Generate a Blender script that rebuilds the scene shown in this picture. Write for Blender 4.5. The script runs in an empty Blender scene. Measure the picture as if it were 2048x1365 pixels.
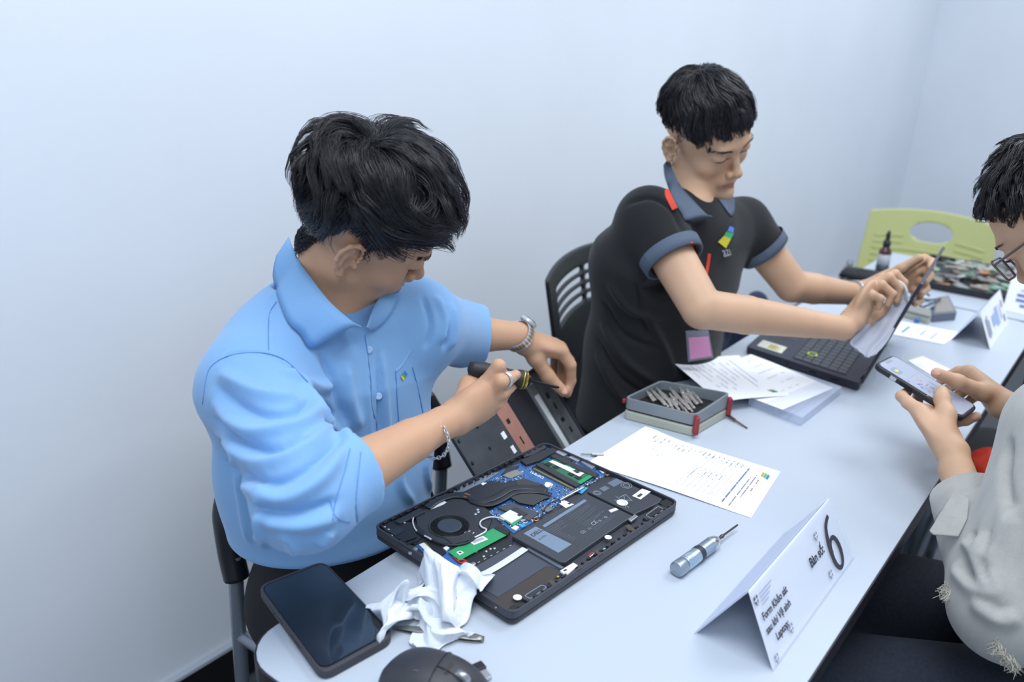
import bpy, bmesh, math, random
import numpy as np
from mathutils import Vector, Matrix
from mathutils.bvhtree import BVHTree
random.seed(7); np.random.seed(7)
SC = bpy.context.scene
COL = SC.collection
# ---------------------------------------------------------------- camera, world, lights, exposure
CAM = np.array([0.0, 0.0, 1.438]); FPX = 1700.0
_p, _y, _r = 0.363, 0.653, 0.040
_F = np.array([math.cos(_y)*math.cos(_p), math.sin(_y)*math.cos(_p), -math.sin(_p)])
_R = np.array([math.sin(_y), -math.cos(_y), 0.0]); _U = np.cross(_R, _F)
_R, _U = math.cos(_r)*_R + math.sin(_r)*_U, -math.sin(_r)*_R + math.cos(_r)*_U
cd = bpy.data.cameras.new('camera'); cam = bpy.data.objects.new('camera', cd); COL.objects.link(cam)
cam.matrix_world = Matrix(((_R[0], _U[0], -_F[0], CAM[0]), (_R[1], _U[1], -_F[1], CAM[1]), (_R[2], _U[2], -_F[2], CAM[2]), (0, 0, 0, 1)))
cd.sensor_width = 36.0; cd.sensor_fit = 'HORIZONTAL'; cd.lens = FPX*36/2048; cd.clip_start = 0.02
cd.dof.use_dof = True; cd.dof.focus_distance = 1.22; cd.dof.aperture_fstop = 3.2
SC.camera = cam
w = bpy.data.worlds.new('World'); SC.world = w; w.use_nodes = True
w.node_tree.nodes['Background'].inputs[0].default_value = (0.66, 0.80, 1.0, 1)
w.node_tree.nodes['Background'].inputs[1].default_value = 0.80
def area(name, loc, sx, sy, power, color=(0.90, 0.95, 1.0), target=None):
    l = bpy.data.lights.new(name, 'AREA'); l.shape = 'RECTANGLE'; l.size = sx; l.size_y = sy; l.energy = power; l.color = color
    o = bpy.data.objects.new(name, l); COL.objects.link(o); o.location = loc
    d = Vector(target or (loc[0], loc[1], 0)) - Vector(loc); o.rotation_euler = d.to_track_quat('-Z', 'Y').to_euler()
    return o
area('ceiling_panel_light', (0.6, 0.15, 2.95), 1.2, 1.2, 42)
area('ceiling_panel_light', (2.6, -0.2, 2.95), 1.2, 1.2, 42)
area('ceiling_panel_light', (4.6, 0.0, 2.95), 1.2, 1.2, 32)
area('ceiling_panel_light', (-1.2, -0.6, 2.95), 1.2, 1.2, 30)
SC.view_settings.view_transform = 'Standard'; SC.view_settings.look = 'None'
SC.view_settings.exposure = -0.12; SC.view_settings.gamma = 1.0; SC.view_settings.use_curve_mapping = False
SC.cycles.use_denoising = True
SC.cycles.max_bounces = 8

# ---------------------------------------------------------------- geometry of the place: a point of a known plane seen at a pixel
def ray(px, py):
    return _F + _R*(px-1024)/FPX - _U*(py-682.5)/FPX
def at(px, py, z=None, Y=None, X=None):
    d = ray(px, py)
    t = (z-CAM[2])/d[2] if z is not None else (Y-CAM[1])/d[1] if Y is not None else (X-CAM[0])/d[0]
    return CAM + d*t
def dd(px, py, d):
    return CAM + ray(px, py)*d
V = lambda *a: np.array(a, float)
def nrm(v): v = np.asarray(v, float); return v/np.linalg.norm(v)

# ---------------------------------------------------------------- materials
def lin(c):
    if isinstance(c, str): c = [int(c[i:i+2], 16)/255 for i in (0, 2, 4)]
    return tuple(x/12.92 if x <= 0.04045 else ((x+0.055)/1.055)**2.4 for x in c)
_M = {}
def mat(name, c='808080', rough=0.5, metal=0.0, var=0.0, vscale=20, bump=0.0, bscale=80, c2=None, spec=None, trans=0.0, alpha=1.0, sss=0.0, coat=0.0, sheen=0.0, emit=None, stretch=None):
    if name in _M: return _M[name]
    m = bpy.data.materials.new(name); m.use_nodes = True; nt = m.node_tree; b = nt.nodes['Principled BSDF']
    b.inputs['Base Color'].default_value = (*lin(c), 1); b.inputs['Roughness'].default_value = rough; b.inputs['Metallic'].default_value = metal
    if spec is not None: b.inputs['Specular IOR Level'].default_value = spec
    if trans: b.inputs['Transmission Weight'].default_value = trans
    if alpha < 1: b.inputs['Alpha'].default_value = alpha
    if sss: b.inputs['Subsurface Weight'].default_value = sss; b.inputs['Subsurface Radius'].default_value = (0.012, 0.005, 0.003); b.inputs['Subsurface Scale'].default_value = 0.6
    if coat: b.inputs['Coat Weight'].default_value = coat
    if sheen: b.inputs['Sheen Weight'].default_value = sheen; b.inputs['Sheen Roughness'].default_value = 0.5
    if emit: b.inputs['Emission Color'].default_value = (*lin(emit[0]), 1); b.inputs['Emission Strength'].default_value = emit[1]
    if var or bump or c2:
        tc = nt.nodes.new('ShaderNodeTexCoord'); mp = nt.nodes.new('ShaderNodeMapping'); nt.links.new(tc.outputs['Object'], mp.inputs[0])
        if stretch: mp.inputs['Scale'].default_value = stretch
    if var or c2:
        n = nt.nodes.new('ShaderNodeTexNoise'); n.inputs['Scale'].default_value = vscale; n.inputs['Detail'].default_value = 5
        nt.links.new(mp.outputs[0], n.inputs['Vector'])
        r = nt.nodes.new('ShaderNodeValToRGB'); a = np.array(lin(c))
        if c2: lo, hi = a, np.array(lin(c2))
        else: lo, hi = a*(1-var), np.minimum(a*(1+var), 1)
        r.color_ramp.elements[0].color = (*lo, 1); r.color_ramp.elements[1].color = (*hi, 1)
        r.color_ramp.elements[0].position = 0.35; r.color_ramp.elements[1].position = 0.65
        nt.links.new(n.outputs['Fac'], r.inputs[0]); nt.links.new(r.outputs[0], b.inputs['Base Color'])
    if bump:
        n2 = nt.nodes.new('ShaderNodeTexNoise'); n2.inputs['Scale'].default_value = bscale; n2.inputs['Detail'].default_value = 4
        nt.links.new(mp.outputs[0], n2.inputs['Vector'])
        bp = nt.nodes.new('ShaderNodeBump'); bp.inputs['Strength'].default_value = bump; bp.inputs['Distance'].default_value = 0.002
        nt.links.new(n2.outputs['Fac'], bp.inputs['Height']); nt.links.new(bp.outputs[0], b.inputs['Normal'])
    _M[name] = m
    return m

# ---------------------------------------------------------------- objects
def origin_of(p):
    o = np.zeros(3)
    while p is not None: o = o + np.array(p.location); p = p.parent
    return o
def tag(o, label=None, cat=None, group=None, kind=None):
    if label: o['label'] = label
    if cat: o['category'] = cat
    if group: o['group'] = group
    if kind: o['kind'] = kind
    return o
def thing(name, label, cat, loc, group=None):
    o = bpy.data.objects.new(name, None); COL.objects.link(o); o.location = loc; o.empty_display_size = 0.05
    return tag(o, label, cat, group)
def obj(name, vf, m, parent=None, smooth=False, bevel=0.0, loc=None, kind=None, label=None, segs=2):
    v, f = vf
    org = origin_of(parent) if loc is None else np.asarray(loc, float)
    me = bpy.data.meshes.new(name)
    v = np.asarray(v, float).reshape(-1, 3) - org
    me.from_pydata(v.tolist(), [], [list(map(int, q)) for q in f])
    ms = m if isinstance(m, (list, tuple)) else [m]
    for x in ms: me.materials.append(x)
    me.validate(); 
    if smooth: me.polygons.foreach_set('use_smooth', [True]*len(me.polygons))
    me.update()
    o = bpy.data.objects.new(name, me); COL.objects.link(o)
    if parent is not None: o.parent = parent
    if loc is not None: o.location = (np.asarray(loc, float) - origin_of(parent)).tolist()
    if bevel:
        b = o.modifiers.new('bevel', 'BEVEL'); b.width = bevel; b.segments = segs; b.limit_method = 'ANGLE'; b.angle_limit = 0.7
    if kind: o['kind'] = kind
    if label: o['label'] = label
    return o
def join(*vfs):
    V_, F_ = [], []; n = 0
    for v, f in vfs:
        v = np.asarray(v, float).reshape(-1, 3); V_.append(v); F_ += [[i+n for i in q] for q in f]; n += len(v)
    return (np.concatenate(V_) if V_ else np.zeros((0, 3))), F_
def box(c, s, R=None):
    c = np.asarray(c, float); h = np.asarray(s, float)/2
    v = np.array([[x, y, z] for x in (-1, 1) for y in (-1, 1) for z in (-1, 1)])*h
    if R is not None: v = v @ np.asarray(R).T
    return v+c, [[0, 1, 3, 2], [4, 6, 7, 5], [0, 4, 5, 1], [2, 3, 7, 6], [0, 2, 6, 4], [1, 5, 7, 3]]
def rotz(a): c, s = math.cos(a), math.sin(a); return np.array([[c, -s, 0], [s, c, 0], [0, 0, 1]])
def prism(pts, z0, z1):
    p = np.array([q[:2] for q in pts], float); n = len(p)
    ar = sum(p[i][0]*p[(i+1) % n][1]-p[(i+1) % n][0]*p[i][1] for i in range(n))
    if ar < 0: p = p[::-1]
    v = [[*q, z0] for q in p]+[[*q, z1] for q in p]
    f = [list(range(n))[::-1], list(range(n, 2*n))]+[[i, (i+1) % n, n+(i+1) % n, n+i] for i in range(n)]
    return np.array(v), f
def rrect(w, h, r, n=5, cx=0, cy=0):
    out = []
    for sx, sy, a0 in ((1, 1, 0), (-1, 1, 90), (-1, -1, 180), (1, -1, 270)):
        for i in range(n+1):
            a = math.radians(a0+90*i/n); out.append((cx+sx*(w/2-r)+r*math.cos(a), cy+sy*(h/2-r)+r*math.sin(a)))
    return out
def roundpoly(pts, r, n=4):
    """round the corners of a 2-D polygon"""
    P = [np.array(p[:2], float) for p in pts]; out = []
    for i in range(len(P)):
        a, b, c = P[i-1], P[i], P[(i+1) % len(P)]; u = nrm(a-b); v = nrm(c-b)
        for k in range(n+1):
            t = k/n; p0, p1 = b+u*r, b+v*r; out.append((1-t)**2*p0+2*t*(1-t)*b+t*t*p1)
    return out
def slab(pts3, n, t):
    """plate with an outline given as 3-D points, thickness t along n"""
    p = np.array(pts3, float); k = len(p); n = np.asarray(n, float)
    v = np.concatenate([p, p+n*t])
    return v, [list(range(k))[::-1], list(range(k, 2*k))]+[[i, (i+1) % k, k+(i+1) % k, k+i] for i in range(k)]
def frame_pts(pts2, o, u, v):
    return [np.asarray(o)+np.asarray(u)*a+np.asarray(v)*b for a, b in pts2]
def smooth_path(P, n=8, closed=False):
    P = np.array(P, float); out = []; m = len(P)
    rng = range(m) if closed else range(m-1)
    for i in rng:
        if closed: a, b, c, d = P[(i-1) % m], P[i], P[(i+1) % m], P[(i+2) % m]
        else: a, b, c, d = P[max(i-1, 0)], P[i], P[i+1], P[min(i+2, m-1)]
        for k in range(n):
            t = k/n; out.append(0.5*((2*b)+(c-a)*t+(2*a-5*b+4*c-d)*t*t+(3*b-a-3*c+d)*t**3))
    if not closed: out.append(P[-1])
    return np.array(out)
def tube(P, r, sides=8, closed=False, flat=None, caps=True):
    """tube along a path; flat=(up vector, ratio) squashes the section"""
    P = np.asarray(P, float); n = len(P); r = np.broadcast_to(r, (n,)) if np.ndim(r) < 2 else r
    T = np.gradient(P, axis=0) if not closed else np.roll(P, -1, 0)-np.roll(P, 1, 0)
    T /= np.maximum(np.linalg.norm(T, axis=1), 1e-9)[:, None]
    up = np.array([0, 0, 1.0]) if flat is None else np.asarray(flat[0], float)
    if abs(T[0] @ up) > 0.95: up = np.array([1.0, 0.2, 0])
    vs = []
    b = np.cross(T[0], up); b /= np.linalg.norm(b)
    for i in range(n):
        if flat is None: b = b-T[i]*(b @ T[i])
        else: b = np.cross(T[i], up)
        b = b/max(np.linalg.norm(b), 1e-9); c = np.cross(b, T[i])
        q = 1.0 if flat is None else flat[1]
        for k in range(sides):
            a = 2*math.pi*k/sides; vs.append(P[i]+b*math.cos(a)*r[i]+c*math.sin(a)*r[i]*q)
    f = []
    for i in range(n if closed else n-1):
        j = (i+1) % n
        for k in range(sides):
            l = (k+1) % sides; f.append([i*sides+k, i*sides+l, j*sides+l, j*sides+k])
    if not closed and caps: f += [list(range(sides))[::-1], [(n-1)*sides+k for k in range(sides)]]
    return np.array(vs), f
def lathe(prof, o, ax=(0, 0, 1), sides=24):
    """prof: (distance along the axis, radius)"""
    ax = nrm(ax); b = nrm(np.cross(ax, [1, 0, 0] if abs(ax[0]) < 0.9 else [0, 1, 0])); c = np.cross(ax, b); o = np.asarray(o, float)
    v = [o+ax*h+(b*math.cos(2*math.pi*k/sides)+c*math.sin(2*math.pi*k/sides))*r for h, r in prof for k in range(sides)]
    f = [[i*sides+k, i*sides+(k+1) % sides, (i+1)*sides+(k+1) % sides, (i+1)*sides+k] for i in range(len(prof)-1) for k in range(sides)]
    n = len(prof); f += [list(range(sides))[::-1], [(n-1)*sides+k for k in range(sides)]]
    return np.array(v), f
def sheet(G, t=0.0):
    """grid of points [rows][cols] -> surface, with a thickness when t is set"""
    G = np.array(G, float); a, b = G.shape[:2]
    f = [[i*b+j, i*b+j+1, (i+1)*b+j+1, (i+1)*b+j] for i in range(a-1) for j in range(b-1)]
    v = G.reshape(-1, 3)
    if not t: return v, f
    du = np.gradient(G, axis=0); dv = np.gradient(G, axis=1); n = np.cross(du, dv); n /= np.maximum(np.linalg.norm(n, axis=2), 1e-12)[..., None]
    v2 = (G+n*t).reshape(-1, 3); N = a*b
    f2 = [[q+N for q in reversed(p)] for p in f]
    rim = [(0, j) for j in range(b)]+[(i, b-1) for i in range(1, a)]+[(a-1, j) for j in range(b-2, -1, -1)]+[(i, 0) for i in range(a-2, 0, -1)]
    idx = [i*b+j for i, j in rim]
    side = [[idx[k], idx[k-1], idx[k-1]+N, idx[k]+N] for k in range(len(idx))]
    return np.concatenate([v, v2]), f+f2+side
def bilin(c, n, m):
    """n x m grid inside four corners c00, c10, c11, c01"""
    c = [np.asarray(x, float) for x in c]
    return np.array([[(1-s)*(1-t)*c[0]+s*(1-t)*c[1]+s*t*c[2]+(1-s)*t*c[3] for t in np.linspace(0, 1, m)] for s in np.linspace(0, 1, n)])
def text_vf(body, size, o, u, v, lift=0.0002, offset=0.0, align='LEFT', wx=1.0, res=3):
    c = bpy.data.curves.new('t', 'FONT'); c.body = body; c.size = 1.0; c.offset = offset; c.align_x = align; c.resolution_u = res; c.fill_mode = 'FRONT'
    t = bpy.data.objects.new('t', c); COL.objects.link(t)
    me = bpy.data.meshes.new_from_object(t.evaluated_get(bpy.context.evaluated_depsgraph_get()))
    P = np.empty(len(me.vertices)*3); me.vertices.foreach_get('co', P); P = P.reshape(-1, 3)
    F = [list(p.vertices) for p in me.polygons]
    bpy.data.objects.remove(t); bpy.data.curves.remove(c); bpy.data.meshes.remove(me)
    u = nrm(u); v = nrm(v); n = np.cross(u, v)
    return np.asarray(o)+P[:, :1]*u*size*wx+P[:, 1:2]*v*size+n*lift, F
def quad(o, u, v, n=None, lift=0.0):
    o, u, v = map(np.asarray, (o, u, v)); k = nrm(np.cross(u, v))*lift
    return np.array([o+k, o+u+k, o+u+v+k, o+v+k]), [[0, 1, 2, 3]]
# ---------------------------------------------------------------- the room
def wallmat(name, c):
    m = mat(name, c, 0.85, var=0.02, vscale=2.0, bump=0.12, bscale=60)
    return m
WALL = wallmat('painted wall', 'E6EBF2')
def struct(name, vf, m, **k):
    o = obj(name, vf, m, **k); o['kind'] = 'structure'; return o
wl = struct('wall_left', box((2.2, 1.46, 1.5), (8.0, 0.10, 3.0)), WALL)
wb = struct('wall_back', box((6.05, -0.9, 1.5), (0.10, 4.62, 3.0)), wallmat('painted end wall', 'E4E9F0'))
fl = struct('floor', box((2.2, -0.9, -0.03), (8.0, 4.62, 0.04)), mat('tile joint', '4A4D52', 0.9))
T0 = mat('floor tile', '8F9399', 0.45, var=0.06, vscale=6)
tile_me = None
for i in range(13):
    for j in range(7):
        cx, cy = -1.5+0.6*i, 1.11-0.6*j
        if tile_me is None:
            t0 = obj('tile', box((0, 0, -0.005), (0.592, 0.592, 0.010)), T0, fl, bevel=0.001, loc=(cx, cy, 0)); tile_me = t0.data
        else:
            t = bpy.data.objects.new('tile', tile_me); COL.objects.link(t); t.parent = fl; t.location = (cx, cy, 0)
b1 = struct('baseboard_left', join(box((2.2, 1.404, 0.050), (8.0, 0.012, 0.100))), mat('black skirting', '121316', 0.45), bevel=0.002)
struct('trim_1', box((2.2, 1.402, 0.104), (8.0, 0.014, 0.008)), mat('pale skirting bead', 'B4BCC6', 0.6))
struct('baseboard_back', box((5.994, -0.9, 0.050), (0.012, 4.6, 0.100)), mat('black skirting'))
# ceiling stays out of view but closes the room above the wall
struct('ceiling', box((2.2, -0.9, 3.04), (8.0, 4.62, 0.06)), mat('ceiling paint', 'E6EAEE', 0.9))

# ---------------------------------------------------------------- the tables
TOPM = mat('white laminate', 'BAC3CF', 0.30, bump=0.02, bscale=300, spec=0.5)
EDGE = mat('dark edge band', '24222A', 0.4)
STEEL = mat('grey metal leg', '8D95A0', 0.35, 0.6)
def table(name, label, x0, x1, y0, y1, rad, legs):
    t = thing(name, label, 'table', ((x0+x1)/2, (y0+y1)/2, 0))
    w, d = x1-x0, y1-y0; cx, cy = (x0+x1)/2, (y0+y1)/2
    obj('table_top', prism(rrect(w-0.004, d-0.004, rad, 7, cx, cy), 0.722, 0.75), TOPM, t, bevel=0.0012)
    obj('edge_band', prism(rrect(w, d, rad, 7, cx, cy), 0.7205, 0.7482), EDGE, t, bevel=0.001)
    for lx, ly in legs:
        obj('leg', tube([(lx, ly, 0.0), (lx, ly, 0.722)], 0.02, 12), STEEL, t, smooth=True)
    ys = sorted(set(l[1] for l in legs))
    for lx in sorted(set(l[0] for l in legs)):
        obj('foot_bar', box((lx, (ys[0]+ys[-1])/2, 0.02), (0.045, ys[-1]-ys[0]+0.10, 0.04)), STEEL, t, bevel=0.004)
    return t
table('work_table', 'long white laminate folding table with dark edge band running beside the wall', 0.435, 2.478, 0.186, 0.716, 0.055, [(0.72, 0.32), (0.72, 0.56), (2.25, 0.32), (2.25, 0.56)])
table('work_table', 'white table at the far end carrying the spray bottle and the tray of parts', 2.484, 2.99, -0.20, 0.705, 0.03, [(2.62, -0.12), (2.62, 0.6), (2.86, -0.12), (2.86, 0.6)])

# ---------------------------------------------------------------- chairs
def make_chair(label, loc, ang, shell, frame, kind='black', group=None):
    """local frame: the chair faces -Y, its seat centre above the origin"""
    t = thing('stacking_chair', label, 'chair', loc, group); R = rotz(ang); o = np.array(loc)
    W = lambda vf: (np.asarray(vf[0]) @ R.T+o, vf[1])
    # the back shell, curved, with slots that go right through it
    n, m = (24, 30) if kind == 'black' else (56, 76); top, bot, half = (0.90, 0.60, 0.248) if kind == 'black' else (0.80, 0.48, 0.235)
    def surf(u, v):
        x = (u*2-1)*half*(0.93+0.07*v if kind == 'black' else 1-0.05*v); z = bot+(top-bot)*v
        z += (-0.035*(1-(u*2-1)**2) if kind == 'black' else 0.0)*(1-v) + 0.02*v*(1-(2*u-1)**2)
        if kind == 'black': z += 0.05*(1-v)*(1-(2*u-1)**2)*1.6
        y = 0.215+0.05*(1-(u*2-1)**2)+0.05*v
        return np.array([x, y, z])
    def snap(u, v):
        if kind == 'black': return u, v
        a, b = (u-0.5)/0.17, (v-0.76)/0.11; e = a*a+b*b
        if 0.70 < e < 1.34: e = math.sqrt(e); return 0.5+0.17*a/e, 0.76+0.11*b/e
        return u, v
    G = np.array([[surf(*snap(j/(m-1), i/(n-1))) for j in range(m)] for i in range(n)])
    v, f = sheet(G)
    def hole(i, j):
        u, w_ = (j+0.5)/(m-1), (i+0.5)/(n-1)
        if kind == 'black': return i in (12, 14, 16, 18) and 0.14 < u < 0.86 and abs(u-0.5) > 0.03
        return ((u-0.5)/0.17)**2+((w_-0.76)/0.11)**2 < 1
    ff = [q for k, q in enumerate(f) if not hole(k//(m-1), k % (m-1))]
    b = obj('backrest', W((v, ff)), shell, t, smooth=True)
    s = b.modifiers.new('s', 'SOLIDIFY'); s.thickness = 0.010; s.offset = 0
    b2 = b.modifiers.new('b', 'SUBSURF'); b2.levels = 1; b2.render_levels = 1
    if kind != 'black':
        for k in range(9):
            vv = 0.10+0.075*k
            for (ua, ub) in (((0.08, 0.30), (0.70, 0.92)) if 0.6 < vv < 0.93 else ((0.08, 0.92),)):
                P = [surf(ua+(ub-ua)*q/12, vv)+np.array([0, -0.006, 0]) for q in range(13)]
                obj('rib', W(tube(P, 0.0035, 6)), shell, t, smooth=True)
    # the seat
    obj('seat', W(join(prism(rrect(0.44, 0.42, 0.06, 6, 0, -0.01), 0.435, 0.460))), shell, t, bevel=0.008)
    for sx in (-1, 1):
        if kind == 'black':
            obj('post_sleeve', W(tube(smooth_path([(sx*0.250, 0.205, 0.555), (sx*0.250, 0.215, 0.60), (sx*0.249, 0.222, 0.66), (sx*0.242, 0.235, 0.72)], 5), [0.021]*11+[0.020, 0.017, 0.013, 0.010, 0.006], 14)), shell, t, smooth=True)
        obj('leg', W(tube(smooth_path([(sx*0.236, 0.25, 0.006), (sx*0.250, 0.215, 0.40), (sx*0.250, 0.205, 0.60)], 8), 0.0125, 12)), frame, t, smooth=True)
        obj('leg', W(tube(smooth_path([(sx*0.236, -0.25, 0.006), (sx*0.236, -0.20, 0.40), (sx*0.236, -0.17, 0.425), (sx*0.237, 0.0, 0.43), (sx*0.250, 0.212, 0.435)], 8), 0.0115, 12)), frame, t, smooth=True)
    obj('cross_tube', W(tube([(-0.236, -0.16, 0.425), (0.236, -0.16, 0.425)], 0.010, 10)), frame, t, smooth=True)
    obj('cross_tube', W(tube([(-0.236, 0.205, 0.425), (0.236, 0.205, 0.425)], 0.010, 10)), frame, t, smooth=True)
    return t
BLK = mat('black chair plastic', '1B1E23', 0.38, bump=0.05, bscale=400)
GRN = mat('lime chair plastic', 'C2C688', 0.5)
make_chair('black plastic chair with grey tube legs under the person in the blue shirt', (0.912, 0.855, 0), 0.0, BLK, STEEL)
make_chair('black plastic chair with slotted back behind the person in the black polo shirt', (1.745, 0.80, 0), 0.10, BLK, STEEL)
make_chair('lime green plastic chair with an oval hand hole at the far table', (3.17, 0.66, 0), -1.50, GRN, STEEL, 'green')
# ---------------------------------------------------------------- laptop with its bottom off
def FR(x0, y0, s):
    return lambda pts, z: [at(x0+x*s, y0+y*s, z=z) for x, y in pts]
A_ = FR(720, 860, 680/2048); B_ = FR(740, 960, 320/1985); C_ = FR(960, 880, 320/1985); D_ = FR(1040, 940, 340/1934)
c0, c1, c2, c3 = V(0.691, 0.759), V(1.057, 0.729), V(1.037, 0.466), V(0.671, 0.496)   # rear-left, rear-right, front-right, front-left
LAP = thing('opened_laptop', 'black laptop lying upside down with its bottom cover off and circuit boards exposed', 'laptop', (0.864, 0.6125, 0.75))
outl = [c3, c2, c1, c0]
cen = sum(outl)/4
def inset(pts, d): return [p+nrm(cen-p)*d*1.3 for p in pts]
CASE = mat('dark laptop shell', '3A3B45', 0.42, bump=0.03, bscale=600)
CASE2 = mat('dark laptop lid', '2B2C33', 0.42)
for p in inset(outl, 0.03): obj('rubber_foot', prism([(p[0]+a*0.012, p[1]+b*0.006) for a, b in ((-1, -1), (1, -1), (1, 1), (-1, 1))], 0.750, 0.7525), mat('rubber', '1A1A1C', 0.8), LAP)
obj('screen_lid', prism(roundpoly(inset(outl, 0.001), 0.012), 0.7525, 0.7595), CASE2, LAP, bevel=0.0015)
OUT = roundpoly(outl, 0.014, 6); INN = roundpoly(inset(outl, 0.0032), 0.012, 6)
n = len(OUT)
v = [[*p, 0.7602] for p in OUT]+[[*p, 0.7720] for p in OUT]+[[*p, 0.7720] for p in INN]+[[*p, 0.7630] for p in INN]
f = [list(range(n))[::-1], [3*n+k for k in range(n)]]
for a in range(3): f += [[a*n+k, a*n+(k+1) % n, (a+1)*n+(k+1) % n, (a+1)*n+k] for k in range(n)]
obj('base_shell', (v, f), CASE, LAP, bevel=0.0005)
INT = mat('inner magnesium frame', '383B44', 0.5, var=0.08, vscale=30)
obj('inner_deck', prism(roundpoly(inset(outl, 0.0045), 0.012), 0.7630, 0.7640), INT, LAP)
def part(name, pts, z0, z1, m, fr=A_, rnd=0.0, bev=0.0, parent=LAP, label=None, z=None):
    P = fr(pts, z if z is not None else z1)
    if rnd: P = roundpoly(P, rnd, 3)
    return obj(name, prism(P, z0, z1), m, parent, bevel=bev, label=label)
DK = mat('black component plastic', '202227', 0.45); DK2 = mat('charcoal plastic', '34373D', 0.5); DK3 = mat('graphite metal', '3D4046', 0.38, 0.5)
PCB = mat('blue circuit board', '3565A0', 0.4, var=0.12, vscale=120); SILV = mat('bright tin', 'C4C8CC', 0.3, 0.8); WHT = mat('white label', 'ECEEF2', 0.6)
GPCB = mat('green circuit board', '2E9A62', 0.38, var=0.05, vscale=200); GOLD = mat('gold contact', 'B99754', 0.35, 0.8)
INK = mat('printed ink', '3A3C44', 0.6); TAPE = mat('brown cloth tape', '4E453E', 0.8); INKL = mat('pale ink', '9AA3AE', 0.7)
# motherboard
mb = part('motherboard', [(560, 372), (860, 240), (1010, 185), (1130, 108), (1240, 130), (1500, 262), (1330, 352), (1190, 452), (1040, 560), (925, 625), (775, 495), (850, 440), (640, 420)], 0.7640, 0.7650, PCB)
part('motherboard', [(320, 690), (420, 660), (560, 745), (640, 830), (590, 870), (420, 770)], 0.7640, 0.7650, PCB)
rs = np.random.RandomState(3)
areas = [([(850, 430), (1200, 400), (1190, 460), (930, 610)], 260), ([(770, 490), (870, 440), (930, 520), (860, 560)], 120), ([(790, 300), (960, 235), (1010, 290), (860, 330)], 170), ([(1170, 430), (1400, 290), (1500, 270), (1300, 370)], 230),
         ([(1130, 130), (1240, 140), (1480, 255), (1400, 270)], 120), ([(880, 560), (1060, 480), (1100, 520), (930, 610)], 160), ([(960, 200), (1100, 150), (1060, 240), (970, 260)], 60), ([(1140, 330), (1300, 350), (1200, 400), (1120, 350)], 60)]
bins = {0: [], 1: [], 2: [], 3: []}
for q, k in areas:
    q = [np.array(p) for p in A_(q, 0.766)]
    for _ in range(k):
        s, t = rs.rand(2); p = (1-s)*(1-t)*q[0]+s*(1-t)*q[1]+s*t*q[2]+(1-s)*t*q[3]
        l = rs.uniform(0.0006, 0.0022)
        b = box((p[0], p[1], 0.7654), (l, l*rs.uniform(0.4, 1.0), rs.uniform(0.0006, 0.0012)), rotz(-0.08+(rs.rand() > .5)*1.57))
        bins[rs.choice(4, p=[.38, .25, .25, .12])].append(b)
for k, m in ((0, mat('white ink marks', 'C9D2DC', 0.5)), (1, SILV), (2, DK), (3, GOLD)):
    obj('surface_components', join(*bins[k]), m, LAP, kind='stuff')
# rear metal strip and hinge parts
o = part('hinge_plate', [(548, 378), (640, 325), (800, 258), (838, 255), (770, 300), (640, 372)], 0.7655, 0.7672, mat('pale steel', 'A9B8C6', 0.35, 0.7), rnd=0.0006)
for x, y in ((600, 355), (640, 335), (690, 322), (720, 300), (765, 283), (800, 268)):
    part('rivet', [(x-4, y), (x, y-3), (x+5, y), (x, y+4)], 0.7672, 0.7676, DK)
part('hinge_bracket', [(965, 182), (1010, 165), (1110, 120), (1175, 100), (1200, 120), (1080, 185), (1000, 210)], 0.7655, 0.7700, DK3, rnd=0.001, bev=0.0005)
part('rear_trim', [(985, 165), (1000, 130), (1110, 90), (1125, 105), (1040, 150)], 0.7655, 0.7705, CASE, bev=0.0005)
part('hinge_barrel', [(205, 548), (360, 468), (395, 492), (240, 565)], 0.7660, 0.7716, CASE2, rnd=0.002, bev=0.0015)
part('hinge_bracket', [(110, 570), (210, 545), (330, 560), (395, 620), (330, 690), (250, 665), (190, 640)], 0.7645, 0.7690, DK, rnd=0.002, bev=0.0006)
part('hinge_screw_plate', [(165, 610), (230, 585), (280, 600), (215, 640)], 0.7690, 0.7698, DK3, rnd=0.001)
for x, y in ((148, 585), (190, 638), (172, 600), (268, 560)):
    p = A_([(x, y)], 0.770)[0]; obj('screw', lathe([(0, 0.0019), (0.0012, 0.0019), (0.0016, 0.0012)], (p[0], p[1], 0.7690), sides=10), SILV, LAP, smooth=True)
for k, (a, b) in enumerate((((240, 672), (330, 640)), ((262, 690), (345, 655)))):
    part('bracket_rib', [a, b, (b[0]+10, b[1]+8), (a[0]+10, a[1]+8)], 0.7690, 0.7712, DK)
for pts in ([(215, 680), (250, 662), (300, 690), (265, 712)], [(255, 712), (300, 692), (335, 700), (285, 732)]):
    part('socket', pts, 0.7650, 0.7705, DK2, bev=0.0005)
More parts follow.
